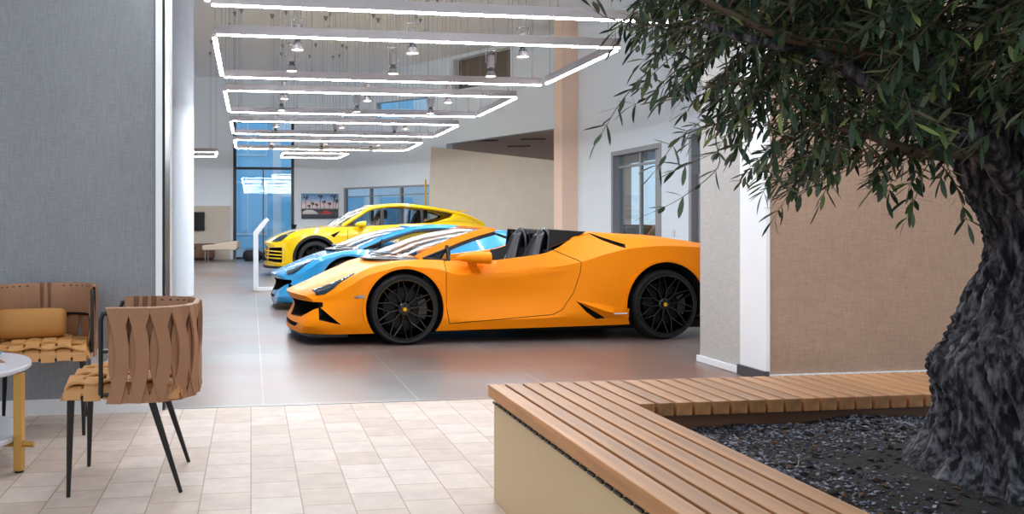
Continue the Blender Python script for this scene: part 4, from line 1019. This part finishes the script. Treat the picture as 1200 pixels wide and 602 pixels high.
def leaf(p, d, up, ln, w):
    d = d.normalized(); s = d.cross(up)
    if s.length < 1e-3: return
    s.normalize(); n = s.cross(d); i0 = len(lv); t_ = random.random(); t_ = t_**1.6; bend = random.uniform(-.15, .25)
    for u, ww in ((0, .12), (.3, .85), (.62, 1.0), (.86, .55), (1, .0)):
        c = p + d*ln*u - n*ln*bend*u*u
        if ww == 0: lv.append(c)
        else: lv.append(c - s*w*ww*.5 + n*w*.12*ww); lv.append(c + s*w*ww*.5 + n*w*.12*ww)
    for k in range(3): lf.append((i0+2*k, i0+2*k+1, i0+2*k+3, i0+2*k+2))
    lf.append((i0+6, i0+7, i0+8)); lt.extend([t_]*4)
twb = bmesh.new()
def twig(path, r, spacing=.022, lmin=.042, lmax=.072, start=.1):
    tube(twb, path, [r*(1-.75*i/(len(path)-1)) for i in range(len(path))], 5, False)
    L_ = [0]
    for a, b_ in zip(path, path[1:]): L_.append(L_[-1]+(b_-a).length)
    s = L_[-1]*start; k = 0
    while s < L_[-1]:
        i = max(j for j in range(len(L_)-1) if L_[j] <= s); f = (s-L_[i])/max(1e-6, L_[i+1]-L_[i]); p = path[i].lerp(path[i+1], f); d = (path[i+1]-path[i]).normalized()
        side = d.cross(Vector((0, 0, 1))); side = side.normalized() if side.length > .05 else Vector((1, 0, 0))
        if k % 2: side = d.cross(side).normalized()
        for sg in (-1, 1):
            if random.random() < .88:
                dd = d*random.uniform(.5, 1.0) + side*sg*random.uniform(.5, 1.0) + Vector((0, 0, random.uniform(-.32, .22)))
                leaf(p, dd, Vector((random.uniform(-.5, .5), random.uniform(-.5, .5), 1)), random.uniform(lmin, lmax), random.uniform(.010, .0155))
        s += spacing*random.uniform(.8, 1.3); k += 1
    leaf(path[-1], path[-1]-path[-2], Vector((0, .3, 1)), lmax*.9, .011)
C0 = Vector((2.18, 2.05, 1.98)); RX, RY, RZ = 1.16, .86, .80
rnd = random.Random(3)
cnt = 0
while cnt < 2100:
    v = Vector((rnd.uniform(-1, 1), rnd.uniform(-1, 1), rnd.uniform(-1, 1)))
    if not .30 < v.length < 1: continue
    if v.z > .75 or (v.x > .75): continue
    p = C0 + Vector((v.x*RX, v.y*RY, v.z*RZ))
    if p.z < 1.30+.50*max(0, 1.66-p.x) or p.y > 2.9: continue
    if rnd.random() > clamp((p.x-.92)/.42, .12, 1): continue
    if p.x > 1.9 and p.z < 1.36+.02*rnd.random(): continue
    cnt += 1
    p -= T0; q = min(limb_pts, key=lambda l: (l-p).length)
    d = (p-q); d = d.normalized() if d.length > .01 else Vector((-1, 0, 0))
    d = (d + Vector((v.x, v.y*.7, v.z*.3))*.7 + Vector((rnd.uniform(-.5, .5), rnd.uniform(-.5, .5), rnd.uniform(-.5, .2)))).normalized()
    ln = rnd.uniform(.16, .32); drp = rnd.uniform(.1, .5)
    a = p - d*ln*.6
    pth = [a + d*ln*u + Vector((0, 0, -drp*ln*u*u*.6)) for u in (0, .25, .5, .75, 1)]
    if (p-q).length > .1 and rnd.random() < .35: pth = [q, q.lerp(a, .5)+Vector((0, 0, .02))] + pth
    twig(pth, .0028, .021, start=.35 if len(pth) > 5 else .05)
SPR = [[(1.12,2.01,1.64),(1.03,2.02,1.54),(.96,2.03,1.46),(.90,2.04,1.36)],[(1.23,1.99,1.59),(1.24,1.99,1.46),(1.21,2.0,1.37),(1.21,1.99,1.29),(1.12,2.01,1.21),(1.04,2.02,1.17)],
 [(1.3,1.98,1.46),(1.23,1.99,1.41),(1.12,2.01,1.37),(1.05,2.02,1.28)],[(1.17,2.0,1.68),(1.03,2.02,1.66),(.93,2.04,1.68),(.88,2.04,1.71)],[(1.34,1.98,1.44),(1.36,1.97,1.32),(1.33,1.98,1.22)],
 [(1.48,1.96,1.39),(1.53,1.95,1.3),(1.4,1.97,1.2)],[(1.54,1.95,1.35),(1.51,1.95,1.28),(1.48,1.96,1.19)],[(1.82,2.06,1.34),(1.86,2.05,1.27),(1.82,2.06,1.15)],[(1.91,2.04,1.31),(1.96,2.04,1.25),(1.99,2.03,1.14)],
 [(1.19,2.0,1.59),(1.1,2.01,1.54),(1.04,2.02,1.48),(.99,2.03,1.45)],[(1.25,1.99,1.46),(1.3,1.98,1.37),(1.23,1.99,1.34),(1.1,2.01,1.28)],[(1.7,2.08,1.36),(1.74,2.07,1.29),(1.77,2.07,1.21)],
 [(1.25,2.0,1.75),(1.08,2.0,1.80),(.95,2.02,1.79)],[(1.3,1.98,1.52),(1.2,1.98,1.50),(1.1,1.99,1.47)],[(1.62,1.97,1.36),(1.66,1.95,1.28),(1.60,1.93,1.22)],[(1.88,2.0,1.40),(1.80,1.96,1.30),(1.72,1.94,1.24)]]
for i, s_ in enumerate(SPR): twig(wpath(s_, 5), .0024, .05 if i == 1 else .028, .042, .066)
me = bpy.data.meshes.new('foliage'); me.from_pydata([tuple(v) for v in lv], [], lf)
at2 = me.attributes.new('tone', 'FLOAT', 'FACE'); at2.data.foreach_set('value', lt)
link('foliage', me, tree, [leafm], 80)
mk('twigs', twb, branchm, tree, recalc=False)

# ------------------------------------------------------------------ lounge chairs and table
def woven_chair(label, loc, rz, group='woven leather chairs around the round table'):
    t = thing('woven_chair', label, 'chair', loc, rz, group)
    for nm, a, b_ in (('leg', (-.215, -.215, .425), (-.225, -.22, 0)), ('leg', (-.215, .215, .425), (-.225, .22, 0)), ('leg', (.10, -.20, .425), (.235, -.225, 0)), ('leg', (.10, .20, .425), (.235, .225, 0))):
        bm = bmesh.new(); A, B = Vector(a), Vector(b_); tube(bm, [A, A.lerp(B, .5), B+Vector((0, 0, .0))], [.0165, .013, .0085], 12); mk('leg', bm, M['black'], t, 50)
    bm = bmesh.new(); loop = [(-.235,-.235),(.10,-.235),(.20,-.17),(.235,0),(.20,.17),(.10,.235),(-.235,.235)]
    rows = []
    for k in range(len(loop)):
        x, y = loop[k]; rows.append([(x, y, .41), (x*.93, y*.93, .41), (x*.93, y*.93, .432), (x, y, .432)])
    grid_surf(bm, rows+[rows[0]], 0, True); mk('seat_frame', bm, M['black'], t)
    # seat: cushion core with straps woven over and under
    def top(x, y):
        u, v = (x+.005)/.245, y/.245
        return .437 + .058*max(0, (1-abs(u)**3.2))**.5*max(0, (1-abs(v)**3.2))**.5
    bm = bmesh.new(); n = 18
    G = lambda u, v: (max(-.245, min(.235, -.005+.24*u)), .24*v)
    rws = [[(G(-1+2*i/n, -1+2*k/n)[0], G(-1+2*i/n, -1+2*k/n)[1], top(*G(-1+2*i/n, -1+2*k/n))-.006) for k in range(n+1)] for i in range(n+1)]
    V = grid_surf(bm, rws); bnd = [e for e in bm.edges if e.is_boundary]
    r = bmesh.ops.extrude_edge_only(bm, edges=bnd)
    for v in [q for q in r['geom'] if isinstance(q, bmesh.types.BMVert)]: v.co.z = .425
    mk('seat', bm, M['seatlea'], t, 60)
    for fam in (0, 1):
        for i in range(6):
            c = -.20+.08*i; bm = bmesh.new(); pth = []; ws = []
            for k in range(37):
                s_ = -.252+.504*k/36
                over = math.cos(math.pi*((s_+.20)/.08) + math.pi*(i+fam))
                x, y = (s_, c) if fam == 0 else (c-.005, s_)
                if fam == 0: x = max(-.262, min(.24, x))
                z = top(x, y)+.003+.007*over
                e_ = abs(s_)-.225
                if e_ > 0: z -= e_*1.2
                pth.append(Vector((x, y, z))); ws.append(Vector((0, .034, 0)) if fam == 0 else Vector((.034, 0, 0)))
            strip(bm, pth, ws, .004); mk('seat_strap', bm, M['seatlea'], t, 50)
    # back: U-shaped rails
    def U(s_, off=0):
        """s_ 0..1 along the back from one front end to the other"""
        hw, x0, rr = .262, -.075, .19
        Ls = .165; La = math.pi/2*rr; Lb = 2*(hw-rr); T_ = 2*Ls+2*La+Lb; d = s_*T_
        if d < Ls: return Vector((x0+d, -hw-off, 0)), Vector((0, -1, 0))
        d -= Ls
        if d < La:
            a = d/rr; n_ = Vector((math.sin(a), -math.cos(a), 0)); return Vector((x0+Ls, -hw+rr, 0))+n_*(rr+off), n_
        d -= La
        if d < Lb: return Vector((x0+Ls+rr+off, -hw+rr+d, 0)), Vector((1, 0, 0))
        d -= Lb
        if d < La:
            a = d/rr; n_ = Vector((math.cos(a), math.sin(a), 0)); return Vector((x0+Ls, hw-rr, 0))+n_*(rr+off), n_
        d -= La; return Vector((x0+Ls-d, hw+off, 0)), Vector((0, 1, 0))
    bm = bmesh.new()
    zt, zm, zb = .775, .61, .43
    rail = [U(k/40)[0]+Vector((0, 0, zt)) for k in range(41)]
    e0, e1 = rail[0], rail[-1]
    full = [Vector((e0.x-.012, e0.y, zb)), Vector((e0.x-.012, e0.y, zt-.035)), Vector((e0.x-.004, e0.y, zt-.01))] + rail[1:-1] + [Vector((e1.x-.004, e1.y, zt-.01)), Vector((e1.x-.012, e1.y, zt-.035)), Vector((e1.x-.012, e1.y, zb))]
    tube(bm, full, .0095, 8); mk('back_frame', bm, M['black'], t, 60)
    bm = bmesh.new(); tube(bm, [U(k/40)[0]+Vector((-.012 if k in (0, 40) else 0, 0, zm)) for k in range(41)], .007, 8); mk('back_frame', bm, M['black'], t, 60)
    bm = bmesh.new(); tube(bm, [U(k/40)[0]+Vector((0, 0, zb)) for k in range(41)], .008, 8); mk('back_frame', bm, M['black'], t, 60)
    n = 13
    for fam in (0, 1):
        for i in range(n if fam == 0 else n-1):
            c = (i+.5+.5*fam)/(n) ; dlt = (.030 if fam == 0 else -.030) * (1 if i % 2 else -1) if False else .034*(1 if fam == 0 else -1)
            for lay in (0,):
                bm = bmesh.new(); pth = []; ws = []
                for k in range(25):
                    u = k/24; z = zt+.013-(zt+.013-(zb-.035))*u
                    s_ = clamp(c + dlt*math.sin(math.pi*u), .012, .988)
                    off = .014 + .006*math.sin(math.pi*u)*(1 if fam == 0 else -1)
                    p, n_ = U(s_, off); tng = n_.cross(Vector((0, 0, 1)))
                    tw = .22*math.cos(math.pi*u)*(1 if fam == 0 else -1)
                    p.z = z; pth.append(p); ws.append((tng*math.cos(tw)+n_*math.sin(tw))*(.031-.004*math.sin(math.pi*u)))
                # fold over the top rail and down the inside
                p, n_ = U(c, -.012); tng = n_.cross(Vector((0, 0, 1)))
                pt, _ = U(c, .0); pt.z = zt+.017; pin = p.copy(); pin.z = zt-.02; pin2 = p.copy(); pin2.z = zm+.01
                pth = [pin2, pin, pt] + pth; ws = [tng*.028, tng*.032, tng*.034] + ws
                strip(bm, pth, ws, .0045); mk('back_strap', bm, M['strap'], t, 50)
    return t
woven_chair('tan woven leather chair seen from behind its side, standing alone right of the round table', (-.53, 3.79, 0), R(0))
woven_chair('woven leather chair against the grey wall with a caramel cushion on it', (-1.15, 4.79, 0), R(100))
bm = bmesh.new(); rows = []
for i in range(21):
    u = i/10-1; row = []
    for k in range(20):
        a = 2*math.pi*k/20; e_ = (1-abs(u)**6)**.5 if abs(u) < 1 else 0
        row.append(Vector((.20*u, .055*math.cos(a)*(.25+.75*e_), .085*math.copysign(abs(math.sin(a))**.7, math.sin(a))*(.75+.25*e_))))
    rows.append(row)
V = grid_surf(bm, rows, 0, True); bm.faces.new(V[0]); bm.faces.new(V[-1]); o = mk('cushion', bm, M['cushion'], smooth=60)
o.location = (-1.23, 4.80, .585); o.rotation_euler = (R(-14), 0, R(12)); tag(o, 'caramel lumbar cushion leaning on the back of the chair by the grey wall', 'cushion')
t = thing('coffee_table', 'round two-tier stone topped coffee table with square brass legs', 'table', (-1.47, 4.05, 0))
for nm, z, r_ in (('table_top', .472, .435), ('lower_shelf', .155, .405)):
    bm = bmesh.new(); lathe(bm, [(0, z-.014), (r_-.006, z-.014), (r_, z-.008), (r_, z+.006), (r_-.004, z+.012), (0, z+.012)], 72); mk(nm, bm, M['tabtop'], t, 30)
for a in (-12, 108, 228):
    c, s = math.cos(R(a)), math.sin(R(a)); bm = bmesh.new()
    A = Vector((c*.425, s*.425, 0)); n1 = Vector((c, s, 0))*.019; n2 = Vector((-s, c, 0))*.019
    vs = [[bm.verts.new(A+n1*i+n2*j+Vector((0, 0, z))) for i, j in ((-1,-1),(1,-1),(1,1),(-1,1))] for z in (.01, .457)]
    bm.faces.new(vs[0][::-1]); bm.faces.new(vs[1])
    for i in range(4): bm.faces.new((vs[0][i], vs[0][(i+1) % 4], vs[1][(i+1) % 4], vs[1][i]))
    lg = mk('leg', bm, M['brass'], t, bevel=.002)
    bm = bmesh.new(); tube(bm, [Vector((c*.30, s*.30, .13)), Vector((c*.495, s*.495, .13))], .014, 4); mk('shelf_bracket', bm, M['brass'], lg)
    bm = bmesh.new(); lathe(bm, [(.02, 0), (.02, .01)], 12, 'z', tuple(A)); mk('foot_pad', bm, M['black'], lg)
def magazine(name, loc, rz, w, h, th, m, label):
    o = obox(name, (-w/2, w/2, -h/2, h/2, 0, th), M['paper']); o.location = loc; o.rotation_euler.z = rz; tag(o, label, 'magazine')
    obox('magazine_cover', (-w/2-.001, w/2+.001, -h/2-.001, h/2+.001, th, th+.0015), m, o); return o
magazine('magazine', (-1.30, 4.12, .4845), .5, .21, .29, .008, mat('brown_cover', (150, 98, 70), .4, var=.4, vscale=7), 'brown covered magazine lying under the blue one on the round table')
magazine('magazine', (-1.31, 4.16, .4945), .15, .21, .29, .008, M['mag'], 'blue covered magazine on top of the brown one on the round table')
magazine('magazine', (-1.27, 4.02, .1675), .3, .21, .29, .006, mat('pale_cover', (216, 216, 220), .4, var=.1, vscale=7), 'pale magazine on the lower shelf of the round table')
# ------------------------------------------------------------------ far furniture, stand, picture
t = thing('display_stand', 'white upright display stand with a bent-over top, left of the yellow car', 'stand', (.04, 14.10, 0))
bm = bmesh.new(); prism(bm, [(0,0),(.085,0),(.085,.96),(.27,1.21),(.235,1.245),(.20,1.235),(.0,1.0)], 1, 0, .50); mk('stand_body', bm, M['trim'], t, bevel=.008)
bm = bmesh.new(); prism(bm, [(.094,.975),(.262,1.202),(.266,1.20),(.098,.973)], 1, .04, .46); mk('screen', bm, M['tvb'], t)
bm = bmesh.new(); box(bm, .085, .95, 0, .05, 0, .03); box(bm, .085, .95, .45, .50, 0, .03); box(bm, .90, .95, .05, .45, 0, .03); mk('foot_frame', bm, M['trim'], t, bevel=.004)
t = thing('palm_picture', 'picture of dark palm trees and a red car, hanging on the white far wall', 'picture', (1.64, 26.97, 1.32))
W_, H_ = 1.22, .82
obox('backing', (0, W_, -.03, 0, 0, H_), M['bframe'], t)
pic = bpy.data.materials.new('picture_print'); pic.use_nodes = True; nt = pic.node_tree; N = nt.nodes; L = nt.links; b = N['Principled BSDF']
tc = N.new('ShaderNodeTexCoord'); sp = N.new('ShaderNodeSeparateXYZ'); L.new(tc.outputs['Object'], sp.inputs[0])
cr = N.new('ShaderNodeValToRGB'); e = cr.color_ramp.elements; e[0].position = .0; e[0].color = hexc(40, 44, 60); e[1].position = .82; e[1].color = hexc(60, 130, 190)
for p_, c_ in ((.16, (70, 66, 80)), (.30, (36, 36, 48)), (.36, (230, 214, 214)), (.50, (236, 200, 200)), (.62, (150, 180, 215))):
    q = cr.color_ramp.elements.new(p_); q.color = hexc(*c_)
L.new(sp.outputs[2], cr.inputs[0]); nz = N.new('ShaderNodeTexNoise'); nz.inputs['Scale'].default_value = 14; nz.inputs['Detail'].default_value = 5; L.new(tc.outputs['Object'], nz.inputs[0])
mr = N.new('ShaderNodeMapRange'); mr.inputs[3].default_value = .55; mr.inputs[4].default_value = 1.35; L.new(nz.outputs['Fac'], mr.inputs[0])
vm = N.new('ShaderNodeVectorMath'); vm.operation = 'SCALE'; L.new(cr.outputs[0], vm.inputs[0]); L.new(mr.outputs[0], vm.inputs['Scale']); L.new(vm.outputs[0], b.inputs['Base Color'])
obox('print', (.01, W_-.01, -.036, -.0305, .01, H_-.01), pic, t)
bm = bmesh.new(); rp = random.Random(5)
for x, h, s_ in ((.14,.70,1.1),(.36,.50,.7),(.62,.74,.9),(.74,.55,.7),(.92,.50,.6),(1.06,.74,1.1),(1.14,.60,.9),(.25,.42,.6),(.50,.46,.6)):
    yv = -.0375
    V = [bm.verts.new(p) for p in ((x-.008, yv, .2), (x+.008, yv, .2), (x+.006, yv, h), (x-.006, yv, h))]; bm.faces.new(V)
    for k in range(13):
        a = 2*math.pi*k/13+rp.uniform(-.2, .2); l = .12*s_*rp.uniform(.7, 1.1); tip = (x+l*math.cos(a), h+l*math.sin(a)*.8-.03*s_)
        m_ = (x+l*.55*math.cos(a), h+l*.6*math.sin(a)*.8); 
        V = [bm.verts.new((x, yv, h)), bm.verts.new((m_[0]-.010*math.sin(a), yv, m_[1]+.014)), bm.verts.new((tip[0], yv, tip[1])), bm.verts.new((m_[0]+.010*math.sin(a), yv, m_[1]-.014))]; bm.faces.new(V)
mk('palm_silhouettes', bm, M['bframe'], t, recalc=False)
bm = bmesh.new(); prism(bm, [(.62,.15),(1.0,.15),(1.0,.21),(.92,.23),(.84,.27),(.74,.27),(.68,.22),(.62,.20)], 1, -.039, -.0365); mk('red_car_print', bm, M['redlamp'], t)
bm = bmesh.new(); prism(bm, [(.03,.15),(.55,.15),(.5,.22),(.36,.29),(.16,.29),(.05,.24)], 1, -.039, -.0365); mk('pale_car_print', bm, M['alu'], t)
t = thing('wall_television', 'black wall television on the beige panel behind the white column', 'television', (-2.60, 26.82, .93))
obox('television_case', (0, 1.13, -.04, .035, 0, .60), M['bframe'], t, .006); obox('screen', (.02, 1.11, -.044, -.0405, .02, .58), M['tvb'], t)
t = thing('lounge_bench', 'beige upholstered lounge bench on thin steel legs by the far beige panel', 'bench', (-1.45, 25.0, 0), R(-6))
bm = bmesh.new(); prism(bm, [(0,.36),(1.0,.36),(1.05,.44),(1.05,.60),(1.0,.64),(.25,.52),(0,.50)], 1, 0, .75); mk('seat', bm, M['beigefab'], t, bevel=.03)
for x in (.08, .92):
    for y in (.08, .67):
        bm = bmesh.new(); tube(bm, [(x, y, .37), (x, y, 0)], .016, 8); mk('leg', bm, M['steel'], t)
t = thing('low_cabinet', 'low brown wooden cabinet against the far beige panel', 'cabinet', (-2.9, 26.35, 0))
obox('carcass', (0, 1.75, 0, .46, .06, .52), M['dkwood'], t, .004)
for k in range(3):
    d = obox('door', (.02+.58*k, .57+.58*k, -.018, -.001, .08, .50), M['dkwood'], t, .003); obox('handle', (.27+.58*k, .33+.58*k, -.034, -.019, .44, .455), M['steel'], d)
obox('plinth', (.04, 1.7, .04, .42, 0, .059), M['bframe'], t)
t = thing('side_table', 'small dark-topped side table in front of the far cabinet', 'table', (-1.95, 25.3, 0))
bm = bmesh.new(); lathe(bm, [(.30, .40), (.30, .43)], 32); mk('table_top', bm, M['tvb'], t, 30)
bm = bmesh.new(); tube(bm, [(0, 0, .4), (0, 0, .01)], .02, 8); mk('pedestal', bm, M['steel'], t); bm = bmesh.new(); lathe(bm, [(.18, 0), (.18, .012)], 24); mk('foot', bm, M['steel'], t, 30)
for i, (x, y, s_, lb) in enumerate(((.05, 25.9, 1.0, 'dark round pouf in front of the tall window, left one of the two'), (.62, 25.6, .95, 'dark round pouf in front of the tall window, next to the white stand'))):
    bm = bmesh.new(); lathe(bm, [(0, 0), (.22, 0), (.29, .05), (.31, .16), (.29, .27), (.2, .33), (0, .34)], 28); o = mk('pouf', bm, mat('charcoal_felt_%d' % i, (44, 46, 54), .9), smooth=60); o.location = (x, y, 0); o.scale = (s_,)*3; tag(o, lb, 'pouf', 'dark poufs by the tall window')
t = thing('console_table', 'brown wooden console in front of the tall window, behind the yellow car', 'table', (1.02, 24.6, 0))
obox('table_top', (0, .62, 0, .4, .74, .80), M['dkwood'], t, .004)
for x in (.02, .56):
    for y in (.02, .34): obox('leg', (x, x+.04, y, y+.04, 0, .74), M['bframe'], t)
bm = bmesh.new(); lathe(bm, [(0, 0), (.10, 0), (.11, .04), (.05, .13), (.045, .17), (.085, .27), (.09, .33), (.05, .33), (.03, .18), (0, .18)], 24); o = mk('vase', bm, M['blackgloss'], smooth=40); o.location = (1.28, 24.8, .80); tag(o, 'black waisted vase standing on the brown console by the tall window', 'vase')
obj = obox('yellow_column_sign', (-.02, .02, -.03, .03, 0, 1.15), M['crest'], None, .004); P_ = SA + SD*4.47 + SN*(-.50); obj.location = (P_.x, P_.y, .9+.45)
obj.location.z = 0; obj.scale = (1, 1, 2.1); obj.name = 'marker_post'; tag(obj, 'thin yellow post at the left end of the beige partition', 'post')
def recoloured(src, paint, loc, rz, label, cat='car'):
    c = copy_tree(src); c['label'] = label; c['category'] = cat; c.location = loc; c.rotation_euler = (0, 0, rz)
    for o in [c]+list(c.children_recursive):
        if o.type != 'MESH': continue
        for sl in range(len(o.material_slots)):
            if o.material_slots[sl].material == M['blue']: o.material_slots[sl].link = 'OBJECT'; o.material_slots[sl].material = paint
    return c
recoloured(blu, M['redpaint'], (11.2, 23.6, -.0), R(35), 'red sports car in the next room, seen through the glass side door')
recoloured(blu, M['whitepaint'], (-3.0, 31.5, -.05), R(180), 'white sports car parked outside the tall window')
